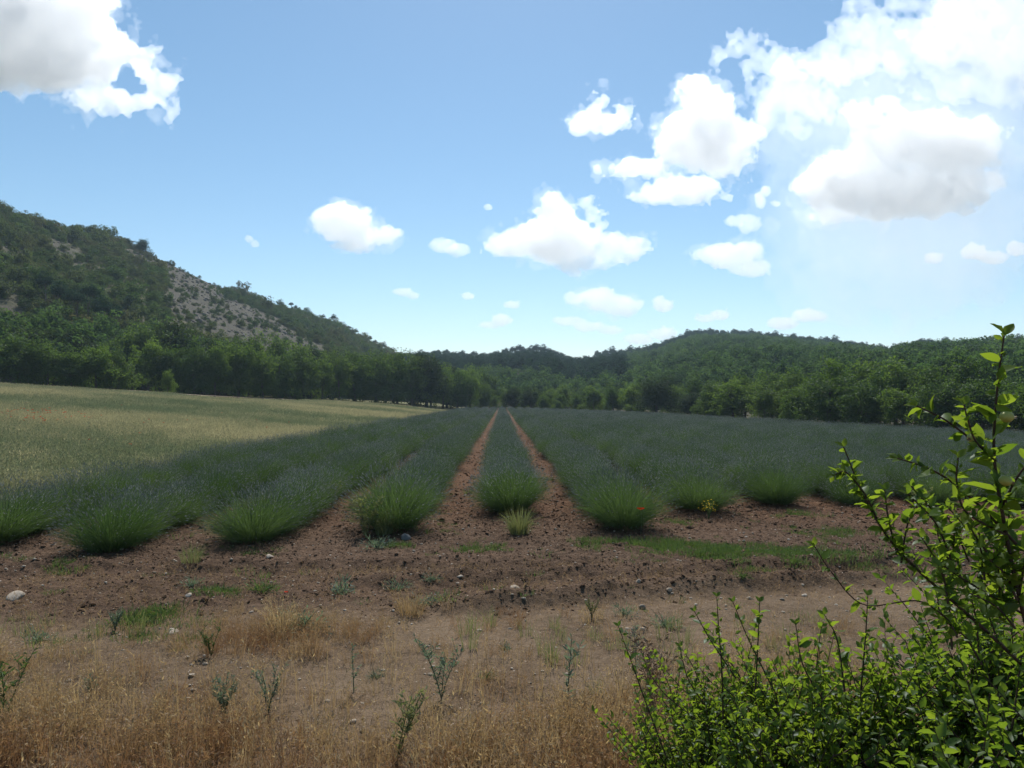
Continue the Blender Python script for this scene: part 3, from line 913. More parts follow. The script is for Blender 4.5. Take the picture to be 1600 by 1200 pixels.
x, y, z, t, p = fan_points(BACK, 560, 1900, 14000, PB, .03)
pinem = (sstep(t + .6 * fbm(x / 45, y / 45, 3, 5), .72, .95) > .5) | ((p < 975) & (t + .5 * fbm(x / 40, y / 40, 2, 9) > .18))
m = thin(x, y, ~pinem, 4.2)
tint = np.clip(.15 + 1.4 * fbm(x / 25, y / 25, 3, 77) + .3 * rng.normal(size=len(x)), 0, .8)
scatter('hillside_wood', np.stack([x, y, z - .4], 1)[m], wood_c, 4, 'green leafy wood covering the slope of the right hill', 'wood', scl=rng.uniform(.8, 1.35, m.sum()), tint=tint[m])
m = thin(x, y, pinem, 3.6)
scatter('pine_wood', np.stack([x, y, z - .4], 1)[m], pine_c, 3, 'dark bluish pine wood on the central and right hilltops', 'wood', scl=rng.uniform(.75, 1.15, m.sum()))
x, y, z, t, p = fan_points(LEFT, -260, 700, 36000, PL, .02)
bm = bare_mask(x, y, z)
dens = np.clip(.55 + 1.9 * fbm(x / 16, y / 16, 3, 55), .12, 1)
keep = rng.random(len(x)) < dens * (1 - bm) ** 1.5 + .07 + .26 * sstep(fbm(x / 7, y / 7, 3, 19), -.04, .10)
m = thin(x, y, keep, 1.7)
tint = np.clip(.25 + 1.3 * fbm(x / 14, y / 14, 3, 87) + .25 * rng.normal(size=len(x)), 0, 1)
scl = (.45 + rng.gamma(1.6, .26, len(x))) * (1 - .58 * bm) * (1 + .2 * (p > 520))
scatter('hillside_scrub', np.stack([x, y, z - .1], 1)[m], scrub_c, 4, 'mixed dark green scrub covering the rocky left hill', 'scrub', scl=scl[m], tint=tint[m])
# trees at the foot of the rocky slope
x, y, z, t, p = fan_points(LEFT, -260, 720, 5000, PL, .0, .30)
m = thin(x, y, (t < .10 + .12 * fbm(x / 20, y / 20, 2, 15)) & (bm[:5000] < 2), 3.6)
scatter('foot_wood', np.stack([x, y, z - .3], 1)[m], wood_c, 4, 'leafy wood at the foot of the rocky hill', 'wood', scl=rng.uniform(.8, 1.25, m.sum()), tint=rng.uniform(0, .5, m.sum()))
for i, (px, t_, h) in enumerate(((92, .20, 6.5), (118, .16, 7.5), (140, .2, 7.5), (160, .15, 7.2), (70, .24, 6), (182, .17, 6))):
    sky_tree(LEFT, px, h, '%s dark pine from the left in the clump low on the rocky slope' % ORD[[4, 0, 1, 2, 3, 5][0] if False else (1, 2, 3, 4, 0, 5)[i]], back=t_, group='pine clump on the slope', power=PL)
# rocks on the rocky slope
def rock_mesh(name, seed, mat, sub=2, amp=.28, flat=.7):
    import bmesh
    g = np.random.default_rng(seed)
    bm_ = bmesh.new(); bmesh.ops.create_icosphere(bm_, subdivisions=sub, radius=1)
    v = np.array([w.co[:] for w in bm_.verts])
    for _ in range(11):
        n = rand_dir(1, g)[0]; c = g.uniform(.42, .85)
        dd = v @ n
        v = v - np.outer(np.maximum(dd - c, 0), n) * .9
    v *= (1 + amp * g.normal(size=len(v)) * .18)[:, None] * np.array([1, g.uniform(.65, .95), flat])
    f = np.array([[w.index for w in fa.verts] for fa in bm_.faces])
    bm_.free()
    return MB().add(v, f).mesh(name, mat)
rock_c = proto_collection('slope_rock', [rock_mesh('slope_rock', s, M['rock'], 1) for s in (301, 302, 303)])
x, y, z, t, p = fan_points(LEFT, -200, 560, 14000, PL, .05)
bm = bare_mask(x, y, z)
m = thin(x, y, rng.random(len(x)) < bm * .6 + .01, 1.1)
scatter('slope_rocks', np.stack([x, y, z], 1)[m], rock_c, 3, 'loose grey limestone rocks strewn over the bare scree', 'rocks', scl=rng.gamma(2, .16, m.sum()) + .12)

# ------------------------------------------------------------------ lavender
def lavender(seed, nst, w, nleaf, lw, spw, spl):
    g = np.random.default_rng(seed)
    th = np.arccos(1 - g.random(nst) * .60)                 # tilt from upright
    th = np.minimum(th, R(72)) * (.9 + .2 * g.random(nst))
    low = g.random(nst) < .22
    th = np.where(low, R(62) + R(22) * g.random(nst), th)
    ph = g.random(nst) * 6.283
    L = g.uniform(.56, .78, nst) * (1 - .26 * (th / 1.4) ** 1.5) * np.where(low, .86, 1)
    b = np.stack([np.cos(ph), np.sin(ph), np.zeros(nst)], 1) * (.24 * g.random(nst) ** .5 * np.minimum(1, th + .3))[:, None]
    b[:, 2] = .02 + .08 * g.random(nst)
    d0 = np.stack([np.sin(th * .75) * np.cos(ph), np.sin(th * .75) * np.sin(ph), np.cos(th * .75)], 1) + .15 * g.normal(size=(nst, 3))
    d1 = np.stack([np.sin(th * 1.1) * np.cos(ph), np.sin(th * 1.1) * np.sin(ph), np.cos(th * 1.1)], 1) + .20 * g.normal(size=(nst, 3))
    p1 = b + unit(d0) * (L * .55)[:, None]
    p2 = p1 + unit(d1) * (L * .45)[:, None]
    p1[:, 2] = np.maximum(p1[:, 2], .03); p2[:, 2] = np.maximum(p2[:, 2], .03)
    st = MB()
    strips(st, b, p1, p2, w, g=g)
    n = nleaf
    dd = rand_dir(n, g); dd[:, 2] = np.abs(dd[:, 2])
    pos = dd * (g.uniform(.10, .40, n))[:, None] * np.array([1, 1, .95])
    cards(st, pos, unit(dd * .6 + rand_dir(n, g) * .5 + np.array([0, 0, .5])), rand_dir(n, g), lw * 5 * g.uniform(.6, 1.3, n), lw, g.random(n) * .5, .1, .4)
    sp = MB()
    ax = unit(p2 - p1)
    a = g.random(nst) ** 1.7
    sel = g.random(nst) < .95 * np.exp(-(th / .85) ** 2) + .14
    for _ in range(2):
        cards(sp, p2[sel] - ax[sel] * spl * .3, ax[sel], rand_dir(sel.sum(), g), spl * g.uniform(.7, 1.3, sel.sum()), spw, a[sel], 0, .45)
    return st, sp

NEARL = []
for s in range(6):
    st, sp = lavender(400 + s, 2100, .0034, 800, .008, .0095, .040)
    NEARL.append((st.mesh('stems', M['lav_stem']), sp.mesh('flower_spikes', M['lav_spike'])))
def joined(seed, nst, w, nleaf, lw, spw, spl):
    st, sp = lavender(seed, nst, w, nleaf, lw, spw, spl)
    me = st.mesh('lavender', M['lav_stem'])
    both = MB()
    both.v = st.v + sp.v; both.a = st.a + sp.a
    both.f = st.f + [f + st.n for f in sp.f]
    ns = sum(len(f) for f in st.f)
    me = both.mesh('lavender', M['lav_stem'])
    me.materials.append(M['lav_spike'])
    mi = np.zeros(len(me.polygons), np.int32); mi[ns:] = 1
    me.polygons.foreach_set('material_index', mi)
    return me
mid_c = proto_collection('lavender_mid', [joined(430 + s, 620, .0075, 350, .014, .017, .05) for s in range(5)])
far_c = proto_collection('lavender_far', [joined(450 + s, 230, .014, 160, .026, .034, .07) for s in range(4)])

def field_end(x):     # far end / right side of the lavender field, following the trees
    return 1e9
plants = []
for k, x0 in ROWS.items():
    y = row_start(k)
    first = True
    while y < 140:
        px = CX + F * x0 / y
        lim = np.interp(px, [-400, 700, 770, 800, 900, 1000, 1100, 1200, 1300, 1400, 1500, 1700, 2600], [127, 127, 136, 133, 121, 106.5, 84, 69, 57, 50.5, 45.5, 39.5, 30])
        if y > lim - .6: break
        if -120 < px < 1760:
            plants.append((y, k, x0 + rng.normal() * .05, first))
        first = False
        y += rng.uniform(.50, .62) * (1 if y < 60 else 1.25)
plants.sort()
near = [p for p in plants][:300]
rest = [p for p in plants][300:]
ROWNAME = {-4: 'in the leftmost row beside the meadow', -3: 'in the third row left of the centre row', -2: 'in the second row left of the centre row', -1: 'in the row just left of the centre row',
           0: 'in the centre row between the two bare furrows', 1: 'in the row just right of the centre row', 2: 'in the second row right of the centre row', 3: 'in the third row right of the centre row',
           4: 'in the fourth row right of the centre row', 5: 'in the fifth row right of the centre row', 6: 'in the sixth row right of the centre row', 7: 'in the seventh row right of the centre row'}
ENDLAB = {-3: 'big splayed lavender bush ending the row at the far left foreground', -2: 'round green lavender bush ending the second row left of centre', -1: 'lavender bush with a grey stone at its foot, ending its row',
          0: 'lavender bush ending the centre row behind a yellowish grass clump', 1: 'lavender bush holding a red poppy, ending the row right of centre', 2: 'pale stemmed lavender bush ending its row beside small yellow flowers',
          3: 'lavender bush ending the third row right of centre', 4: 'lavender bush ending the fourth row right of centre behind the shrub shoots'}
count_row = {}
for (y, k, x, first) in near:
    s = rng.uniform(.86, 1.12) * (1.06 if first else 1.0)
    z = float(height(np.array(x), np.array(y))) - .02
    e = link('lavender_bush', None, None, (x, y, z), (rng.normal() * .07, rng.normal() * .07, rng.choice([0, math.pi]) + rng.normal() * .2), (s * (rng.uniform(.80, .95) if first else rng.uniform(.72, .88)), s * rng.uniform(.9, 1.1), s * rng.uniform(.76, .94)))
    if first and k in ENDLAB:
        lab = ENDLAB[k]
    else:
        c_ = count_row[k] = count_row.get(k, 0) + 1
        rn = ROWNAME.get(k, 'in the %s row right of the centre row' % ORD[max(k, 1) - 1])
        lab = 'lavender bush %s, %s' % (rn, ORD[c_] + ' from its front end' if c_ < 6 else 'merging with its neighbours')
    tag(e, lab, 'lavender', 'lavender bushes in rows')
    v = NEARL[rng.integers(0, 6)]
    link('stems', v[0], e)
    link('flower_spikes', v[1], e)
pr = np.array([(x, y) for (y, k, x, f) in rest])
pz = height(pr[:, 0], pr[:, 1]) - .02
P3 = np.stack([pr[:, 0], pr[:, 1], pz], 1)
mm = pr[:, 1] < 48
def lrot(n): return np.stack([rng.normal(size=n) * .06, rng.normal(size=n) * .06, rng.integers(0, 2, n) * math.pi + rng.normal(size=n) * .2], 1)
def lscl(n):
    s = rng.uniform(.88, 1.12, n)
    return np.stack([s * rng.uniform(.72, .88, n), s, s * rng.uniform(.76, .96, n)], 1)
scatter('lavender_rows', P3[mm], mid_c, 5, 'long rows of lavender running back across the middle of the field', 'lavender', rot=lrot(mm.sum()), scl=lscl(mm.sum()))
scatter('lavender_rows_far', P3[~mm], far_c, 4, 'far part of the lavender rows below the trees', 'lavender', rot=lrot((~mm).sum()), scl=lscl((~mm).sum()))

# ------------------------------------------------------------------ grasses
def tuft(name, seed, n, h, spread, w, mat, seedhead=0, lean=.5, r=.05):
    g = np.random.default_rng(seed)
    mb = MB()
    ph = g.random(n) * 6.283; th = np.abs(g.normal(size=n)) * lean
    b = np.stack([np.cos(ph), np.sin(ph), 0 * ph], 1) * (r * g.random(n) ** .5)[:, None] + np.array([0, 0, -.01])
    L = h * g.uniform(.45, 1.1, n)
    d0 = np.stack([np.sin(th * .5) * np.cos(ph), np.sin(th * .5) * np.sin(ph), np.cos(th * .5)], 1)
    d1 = np.stack([np.sin(th * 1.6) * np.cos(ph), np.sin(th * 1.6) * np.sin(ph), np.cos(th * 1.6)], 1) + g.normal(size=(n, 3)) * .12
    p1 = b + d0 * (L * .6)[:, None]; p2 = p1 + unit(d1) * (L * .4)[:, None]
    strips(mb, b, p1, p2, w, g=g)
    if seedhead:
        for q in range(3):
            k = g.random(n) < .75
            dr = unit((p2 - p1)[k] + g.normal(size=(k.sum(), 3)) * .05 * np.linalg.norm(p2 - p1, axis=1)[k][:, None] * 8 + np.array([0, 0, -.03]))
            cards(mb, p2[k] - unit(p2 - p1)[k] * seedhead * .4 * q, dr, rand_dir(k.sum(), g), seedhead * g.uniform(.6, 1.2, k.sum()), seedhead * .22, g.random(k.sum()), 0, .4)
    return mb.mesh(name, M[mat])

dry_c = proto_collection('dry_tuft', [tuft('dry_tuft', 500 + s, 34, (.15, .19, .13, .22, .17)[s], 1, .0024, 'straw', .022, .42, .07) for s in range(5)])
mead_c = proto_collection('meadow_tuft', [tuft('meadow_tuft', 520 + s, 46, .50, 1, .007, 'meadow', .06, .30, .24) for s in range(4)])
meadf_c = proto_collection('meadow_tuft_far', [tuft('meadow_tuft_far', 530 + s, 40, .50, 1, .016, 'meadow', .10, .30, .5) for s in range(3)])
green_c = proto_collection('green_tuft', [tuft('green_tuft', 540 + s, 46, .050, 1, .0035, 'grass', 0, .95, .085) for s in range(4)])

# dry grass in front
n = 14000
x = rng.uniform(-4.2, 4.2, n); y = rng.uniform(2.4, 6.3, n)
den = (1 - sstep(y + 1.5 * fbm(x * .8, y * .8, 3, 101), 3.5, 4.5)) * np.clip(.75 + 2.2 * fbm(x * 1.9, y * 1.9, 3, 103), .12, 1)
den = np.maximum(den, .03 * (1 - sstep(y, 5.2, 6.2)))
den = np.maximum(den, .8 * np.exp(-(((x + 1.55) / .75) ** 2 + ((y - 5.15) / .42) ** 2)))
den = np.maximum(den, .7 * np.exp(-(((x + 3.4) / .5) ** 2 + ((y - 4.5) / .3) ** 2)))
m = (rng.random(n) < den) & (rng.random(n) < .55)
x, y = x[m], y[m]
tint = np.clip(.24 + 2.4 * fbm(x * 1.6, y * 1.6, 3, 107) + .25 * rng.normal(size=len(x)), 0, 1)
sz = np.clip(1.25 - .22 * (y - 3), .5, 1.2) * rng.uniform(.6, 1.15, len(x))
scatter('dry_grass', np.stack([x, y, height(x, y)], 1), dry_c, 5, 'dry straw and rust coloured grass along the bottom edge', 'grass', scl=sz, tint=tint,
        rot=np.stack([rng.normal(size=len(x)) * .12, rng.normal(size=len(x)) * .12, rng.random(len(x)) * 6.283], 1))

n = 5000
x = rng.uniform(-4.5, 5.5, n); y = rng.uniform(4.0, 7.2, n)
lit_c = proto_collection('litter', [tuft('litter', 550 + q, 9, .07, 1, .0022, 'straw', 0, 1.6, .09) for q in range(4)])
scatter('straw_litter', np.stack([x, y, height(x, y) + .004], 1), lit_c, 4, 'loose dry straw lying on the packed soil', 'straw', tint=rng.random(n) * .6,
        rot=np.stack([rng.normal(size=n) * .6, rng.normal(size=n) * .6, rng.random(n) * 6.283], 1), scl=rng.uniform(.5, 1.2, n))

n = 420
x = rng.uniform(-3.6, 2.2, n); y = rng.uniform(2.7, 5.2, n)
kp = rng.random(n) < 1 - sstep(y + 1.2 * fbm(x, y, 2, 3), 3.9, 5.2)
x, y = x[kp], y[kp]
n2 = 7000
x2 = rng.uniform(-4, 3.2, n2); y2 = rng.uniform(2.5, 4.9, n2)
k2_ = rng.random(n2) < 1 - sstep(y2 + 1.4 * fbm(x2 * .8, y2 * .8, 3, 101), 3.4, 4.4)
x2, y2 = x2[k2_], y2[k2_]; n2 = len(x2)
scatter('matted_straw', np.stack([x2, y2, height(x2, y2) + .006], 1), lit_c, 4, 'matted dead straw between the dry grass stems', 'straw', tint=rng.random(n2),
        rot=np.stack([rng.normal(size=n2) * .5, rng.normal(size=n2) * .5, rng.random(n2) * 6.283], 1), scl=rng.uniform(.6, 1.5, n2))
stem_c = proto_collection('dry_stem', [tuft('dry_stem', 560 + q, 7, .34, 1, .0022, 'straw', .03, .30, .05) for q in range(4)])
scatter('dry_stems', np.stack([x, y, height(x, y)], 1), stem_c, 4, 'tall pale dry stems standing above the low dry grass', 'grass', scl=rng.uniform(.6, 1.15, len(x)))
n = 700
x = rng.uniform(-3.8, 3, n); y = rng.uniform(2.7, 5.6, n)
kp = (fbm(x * .9, y * .9, 3, 171) > .05) & (rng.random(n) < .5)
x, y = x[kp], y[kp]
grn_c = proto_collection('grey_tuft', [tuft('grey_tuft', 570 + q, 22, .16, 1, .0034, 'weed_dry', 0, .5, .05) for q in range(3)])
scatter('olive_tufts', np.stack([x, y, height(x, y)], 1), grn_c, 3, 'olive green tufts mixed into the dry grass', 'grass', scl=rng.uniform(.5, 1.2, len(x)))

# meadow on the left
n = 42000
y = np.sqrt(rng.uniform(10 ** 2, 98 ** 2, n)); x = rng.uniform(-.86, 0, n) * y
keep = (x < -7.1 - .15 * rng.random(n)) & (y < np.interp(CX + F * x / y, [-200, 0, 200, 330, 450, 600, 700, 770], [70, 69, 74, 82, 92, 108, 122, 136]))
x, y = x[keep], y[keep]
tpx, tpy = CX + F * x / y, HY - (height(x, y) - EYE) / y * F
off = seg_dist(tpx, tpy, [(196, 603), (232, 608.5), (268, 614.5), (310, 621), (380, 625.5), (470, 629)])
kt = off > np.interp(tpx, [200, 300, 470], [5.5, 4.5, 2.0])
x, y = x[kt], y[kt]
nearm = y < 38
gr = fbm(x / 12, y / 9, 4, 121)
tint = np.clip(.32 + 2.6 * gr + .002 * (y - 35) + .26 * rng.normal(size=len(x)), 0, 1)
m1 = nearm
xm = np.concatenate([x[m1]] + [x[m1] + rng.normal(size=m1.sum()) * .3 for _ in range(3)]); ym = np.concatenate([y[m1]] + [y[m1] + rng.normal(size=m1.sum()) * .3 for _ in range(3)]); tm = np.tile(tint[m1], 4)
kk = xm < -7.0
xm, ym, tm = xm[kk], ym[kk], tm[kk]
scatter('meadow_grass', np.stack([xm, ym, height(xm, ym)], 1), mead_c, 4, 'pale tall meadow grass left of the lavender', 'grass', scl=rng.uniform(.55, 1.0, len(xm)), tint=tm)
m2 = ~nearm
scatter('meadow_grass_far', np.stack([x[m2], y[m2], height(x[m2], y[m2])], 1), meadf_c, 3, 'far part of the meadow below the left trees', 'grass', scl=rng.uniform(.5, .95, m2.sum()), tint=tint[m2])

n = 150
x = np.concatenate([rng.normal(-18.5, 1.2, 90), rng.normal(-16.5, .8, 40), rng.uniform(-24, -9, 40)]); y = np.concatenate([rng.normal(28, 1.6, 90), rng.normal(25, 1, 40), rng.uniform(18, 40, 40)])
pm = MB(); gp = np.random.default_rng(3)
cards(pm, np.zeros((5, 3)) + np.array([0, 0, .42]), unit(rand_dir(5, gp) * np.array([1, 1, .4])), np.tile([0, 0, 1.0], (5, 1)), .045, .045)
strips(pm, np.zeros((1, 3)), np.array([[.01, 0, .2]]), np.array([[0, 0, .42]]), .004)
kx = x < -7.6
scatter('meadow_poppies', np.stack([x, y, height(x, y)], 1)[kx], proto_collection('meadow_poppy', [pm.mesh('meadow_poppy', M['red'])]), 1, 'faint orange red poppies scattered in the pale meadow', 'poppies', scl=rng.uniform(.8, 1.2, kx.sum()))

# green patches on the headland: (picture x, y, half width, half depth in metres, amount)
PATCH = [(1190, 870, 1.05, .6, 900), (1060, 858, .9, .35, 480), (960, 852, .5, .2, 110), (1250, 890, .5, .28, 160), (1060, 820, .35, .25, 80), (215, 968, .42, .2, 160), (200, 1005, .45, .13, 130), (255, 1003, .3, .12, 90),
         (70, 893, .35, .2, 80), (410, 925, .12, .1, 26), (330, 930, .25, .12, 30), (1290, 830, .5, .3, 90), (760, 862, .3, .2, 36), (690, 830, .3, .5, 20), (1240, 803, .3, .2, 60), (600, 858, .3, .1, 50), (380, 868, .5, .15, 40), (880, 720, .15, 1.2, 40), (860, 750, .12, .5, 40), (735, 770, .12, .8, 20)]
gx_, gy_ = [], []
for (px, py, hw, hd, nn) in PATCH:
    x0, y0 = ground_pt(px, py)
    gx_.append(x0 + rng.normal(size=nn) * hw * .55); gy_.append(y0 + rng.normal(size=nn) * hd * .55)
gx_.append(rng.uniform(-6, 8, 260)); gy_.append(rng.uniform(5.5, 11, 260))
gx_ = np.concatenate(gx_); gy_ = np.concatenate(gy_)
kp = fbm(gx_ * 3.2, gy_ * 4.2, 4, 131, .7) > .0
gx_, gy_ = gx_[kp], gy_[kp]
scatter('green_grass', np.stack([gx_, gy_, height(gx_, gy_)], 1), green_c, 4, 'short green grass in patches on the bare headland', 'grass', scl=rng.gamma(4, .18, len(gx_)) + .25)

# clods and pebbles
clod_c = proto_collection('clod', [rock_mesh('clod', s, M['clod'], 2, 1.3, .62) for s in (601, 602, 603, 604, 605)])
peb_c = proto_collection('pebble', [rock_mesh('pebble', s, M['stone'], 1, .3, .5) for s in (611, 612, 613)])
n = 150000
x = rng.uniform(-7, 9, n); y = rng.uniform(5.2, 12.5, n)
t_ = tilled_mask(x, y)
lip = np.zeros(n)
for (a, b, x0) in ((6.05, .26, -.7), (6.85, .17, -1.6)):
    lip = np.maximum(lip, np.exp(-((y - a - b * x) / .14) ** 2) * (x > x0) * (x < 5))
m = rng.random(n) < np.maximum(t_ * (.25 + .9 * np.clip(fbm(x * 1.2, y * 1.2, 3, 141) + .25, 0, 1)), lip * 1.0)
x, y = x[m], y[m]
scatter('soil_clods', np.stack([x, y, height(x, y)], 1), clod_c, 5, 'brown clods of broken soil on the ploughed headland', 'soil', scl=(np.clip(rng.gamma(.9, .0050, len(x)) + .0035, 0, .028))[:, None] * rng.uniform(.6, 1.5, (len(x), 3)) * np.array([1, 1, .8]),
        rot=rng.uniform(-1, 1, (len(x), 3)) * np.array([.5, .5, 3.1]))
n = 9000
fk = rng.integers(-4, 5, n)
x = .1 + (fk + .5) * 1.53 + rng.normal(size=n) * .2; y = 9 + rng.gamma(1.3, 9, n)
kp = y < 48
x, y = x[kp], y[kp]
scatter('furrow_clods', np.stack([x, y, height(x, y)], 1), clod_c, 5, 'brown clods lying in the furrows between the lavender rows', 'soil', scl=rng.gamma(1.2, .010, len(x)) + .006,
        rot=rng.uniform(-1, 1, (len(x), 3)) * np.array([.5, .5, 3.1]))
n = 4200
x = rng.uniform(-6, 7.5, n); y = rng.uniform(3.4, 13, n)
scatter('pebbles', np.stack([x, y, height(x, y) + .002], 1), peb_c, 3, 'small pale limestone chips scattered over the soil', 'pebbles', scl=np.clip(rng.gamma(1.5, .006, n) + .004, 0, .03))

# single stones: (picture x, y, size in metres, material, flatness, label)
STONES = [(632, 846, .10, 'stone_grey', .85, 'big grey upright stone at the foot of a lavender bush'), (26, 940, .085, 'stone', .45, 'flat pale stone on the soil near the left edge'),
          (268, 990, .055, 'stone', .6, 'pale stone lying in the left green grass patch'), (421, 880, .05, 'stone', .8, 'small pinkish stone below the second lavender row end'),
          (804, 922, .055, 'stone', .5, 'pale flat stone on the ploughed lip straight ahead'), (719, 911, .038, 'stone', .5, 'small white stone a little left of the lip stone'),
          (1004, 950, .032, 'stone', .9, 'round white stone on the packed soil right of centre'), (1004, 985, .038, 'stone', .4, 'flat white stone nearest the shrub on the packed soil'),
          (980, 983, .026, 'stone', .4, 'small white stone left of the flat white one'), (1258, 927, .034, 'stone', .6, 'white stone on bare soil above the low bush'), (1172, 934, .034, 'stone', .7, 'brownish stone beside the small dark weed on the right'),
          (997, 924, .034, 'stone', .7, 'rounded stone on the edge of the rut right of centre'), (1046, 928, .04, 'stone', .45, 'flat grey stone below the rut right of centre'), (295, 938, .05, 'stone', .4, 'pale flat stone among weeds left of centre'),
          (298, 1057, .03, 'stone', .5, 'tan stone at the upper edge of the dry grass'), (565, 962, .0, 'stone', .4, ''), (750, 985, .03, 'stone', .5, 'white chip on the packed soil ahead'), (190, 863, .03, 'stone', .6, 'pale stone under the far left lavender bush'),
          (812, 665, .05, 'stone', .8, 'tan stone far up the right bare furrow')]
for i, (px, py, s, mt, fl, lab) in enumerate(STONES):
    if not lab: continue
    x, y = ground_pt(px, py)
    o = link('stone', rock_mesh('stone', 640 + i, M[mt], 3, .25, fl), None, (x, y, float(height(np.array(x), np.array(y))) + s * fl * .35), (rng.normal() * .15, rng.normal() * .15, rng.random() * 6), s)
    tag(o, lab, 'stone', 'stones on the headland')

# ------------------------------------------------------------------ weeds
def weed_mesh(kind, seed, h, mat):
    g = np.random.default_rng(seed)
    st, lf = MB(), MB()
    if kind == 'rosette':
        n = 190
        d = rand_dir(n, g); d[:, 2] = np.abs(d[:, 2]) * .9 + .06
        d = unit(d) * (1 + .5 * np.sin(np.arctan2(d[:, 1], d[:, 0]) * 2 + seed))[:, None]
        b = d * (g.random(n) ** .6 * .72 * h)[:, None] * np.array([1, 1, .75])
        cards(lf, b, unit(d + rand_dir(n, g) * .9 + np.array([0, 0, .3])), unit(np.array([0, 0, 1.0]) + rand_dir(n, g) * .8), h * g.uniform(.12, .38, n), h * .055, g.random(n), .2, .5)
        for i in range(8):
            tube(st, bez(np.zeros(3), d[i] * h * .3 + np.array([0, 0, .1 * h]), d[i] * h * .8, 4), [.003, .003, .002, .001], 4)
    else:
        nst = {'stalk': 1, 'branchy': 4, 'spray': 9}[kind]
        for i in range(nst):
            ang = g.random() * 6.28
            top = np.array([math.cos(ang) * h * (.05 if nst == 1 else .34), math.sin(ang) * h * (.05 if nst == 1 else .34), h * g.uniform(.75, 1.0)])
            path = bez(np.zeros(3), np.array([top[0] * .25, top[1] * .25, h * .45]), top, 9)
            tube(st, path, np.linspace(.0038, .0012, 9), 4)
            nb = 5 if kind != 'spray' else 3
            tips = [path]
            for q in range(nb):
                s = path[g.integers(3, 8)]
                a2 = g.random() * 6.28
                e = s + np.array([math.cos(a2) * .16 * h, math.sin(a2) * .16 * h, g.uniform(.10, .28) * h])
                bp = bez(s, s * .6 + e * .4 + np.array([math.cos(a2), math.sin(a2), 0]) * .04 * h, e, 5)
                tube(st, bp, np.linspace(.002, .0008, 5), 4); tips.append(bp)
            for bp in tips:
                n = 26 if bp is path else 9
                tt = g.uniform(.08, 1, n) * (len(bp) - 1.001)
                i0 = tt.astype(int); fr = (tt - i0)[:, None]
                pos = bp[i0] * (1 - fr) + bp[i0 + 1] * fr
                d = unit(rand_dir(n, g) * np.array([1, 1, .35]) + np.array([0, 0, .55]))
                cards(lf, pos, d, rand_dir(n, g), h * g.uniform(.05, .115, n), h * .024, g.random(n), .2, .45)
    return st.mesh('stalk', M['twig' if kind == 'stalk' and mat == 'weed_dry' else mat], True), lf.mesh('leaves', M[mat])

WEEDS = [  # picture x, y of the foot, height, kind, material, label
    (535, 928, .20, 'rosette', 'weed', 'bluish green leafy weed on the bare soil left of centre'), (622, 922, .15, 'rosette', 'weed', 'small bluish weed right of the larger one on bare soil'),
    (410, 930, .17, 'rosette', 'grass', 'bright green low weed below the second lavender row'), (675, 915, .11, 'rosette', 'weed', 'tiny bluish weed at the start of the rut'),
    (668, 948, .15, 'rosette', 'weed', 'spreading grey green weed before the rut'), (470, 985, .24, 'rosette', 'weed', 'tall grey green weed above the dry grass tussock'),
    (330, 1025, .22, 'branchy', 'grass', 'dark green tangled weed at the tussock left side'), (690, 1088, .36, 'branchy', 'weed', 'branching grey green thistly weed in front of the packed soil'),
    (553, 1082, .26, 'stalk', 'weed', 'thin upright green weed rising from the dry grass left of centre'), (620, 1190, .36, 'branchy', 'weed_dry', 'tall pale green weed at the bottom left of centre'),
    (887, 1098, .50, 'stalk', 'weed', 'tallest thin stalk rising beside the shrub, bare stemmed with tiny leaves'), (587, 1058, .08, 'rosette', 'weed', 'tiny grey rosette between two upright weeds'),
    (1040, 978, .14, 'rosette', 'weed', 'low dark grey green weed among white stones'), (975, 962, .12, 'rosette', 'weed', 'small grey weed left of the round white stone'),
    (1160, 914, .10, 'rosette', 'grass', 'small dark weed on the right rut lip'), (590, 862, .22, 'rosette', 'weed', 'dark bluish thistle rosette beside the big grey stone'),
    (572, 842, .55, 'spray', 'weed_dry', 'tall feathery pale grass weed left of the stone lavender bush'), (520, 795, .4, 'spray', 'weed_dry', 'pale feathery weed in the furrow behind the row end'),
    (8, 1130, .40, 'branchy', 'grass', 'green weed cut by the left picture edge'), (60, 1000, .13, 'rosette', 'weed', 'grey weed on packed soil near the left edge'),
    (300, 920, .13, 'rosette', 'weed', 'small bluish weed among soil clods at left'), (180, 985, .16, 'spray', 'weed', 'grey dead looking weed beside the left grass patch'),
    (140, 1090, .15, 'branchy', 'weed', 'small weed standing in the left dry grass'), (350, 1120, .24, 'spray', 'weed', 'pale grey green weed in the dry grass below the tussock'),
    (420, 1110, .26, 'branchy', 'weed', 'upright grey weed in the dry grass, second from the tussock'), (760, 1060, .07, 'rosette', 'grass', 'tiny bright green seedling on packed soil'),
    (790, 1015, .08, 'rosette', 'weed', 'tiny grey weed on the packed soil ahead'), (925, 968, .16, 'spray', 'weed_dry', 'brownish thin grass weed beside the tall stalk'), (995, 1075, .36, 'stalk', 'weed', 'thin weed stalk leaning just left of the shrub'),
    (1020, 1110, .45, 'spray', 'husk', 'dead brown seed stalks standing in front of the shrub'), (1440, 795, .45, 'spray', 'weed_dry', 'pale dry grass weed behind the shrub shoots'),
]
for i, (px, py, h, kind, mt, lab) in enumerate(WEEDS):
    x, y = ground_pt(px, py)
    a, b = weed_mesh(kind, 700 + i, h, mt)
    e = link('weed', None, None, (x, y, float(height(np.array(x), np.array(y))) - .005), (0, 0, rng.random() * 6.28))
    tag(e, lab, 'weed', 'weeds on the headland')
    link('stalk', a, e); link('leaves', b, e)
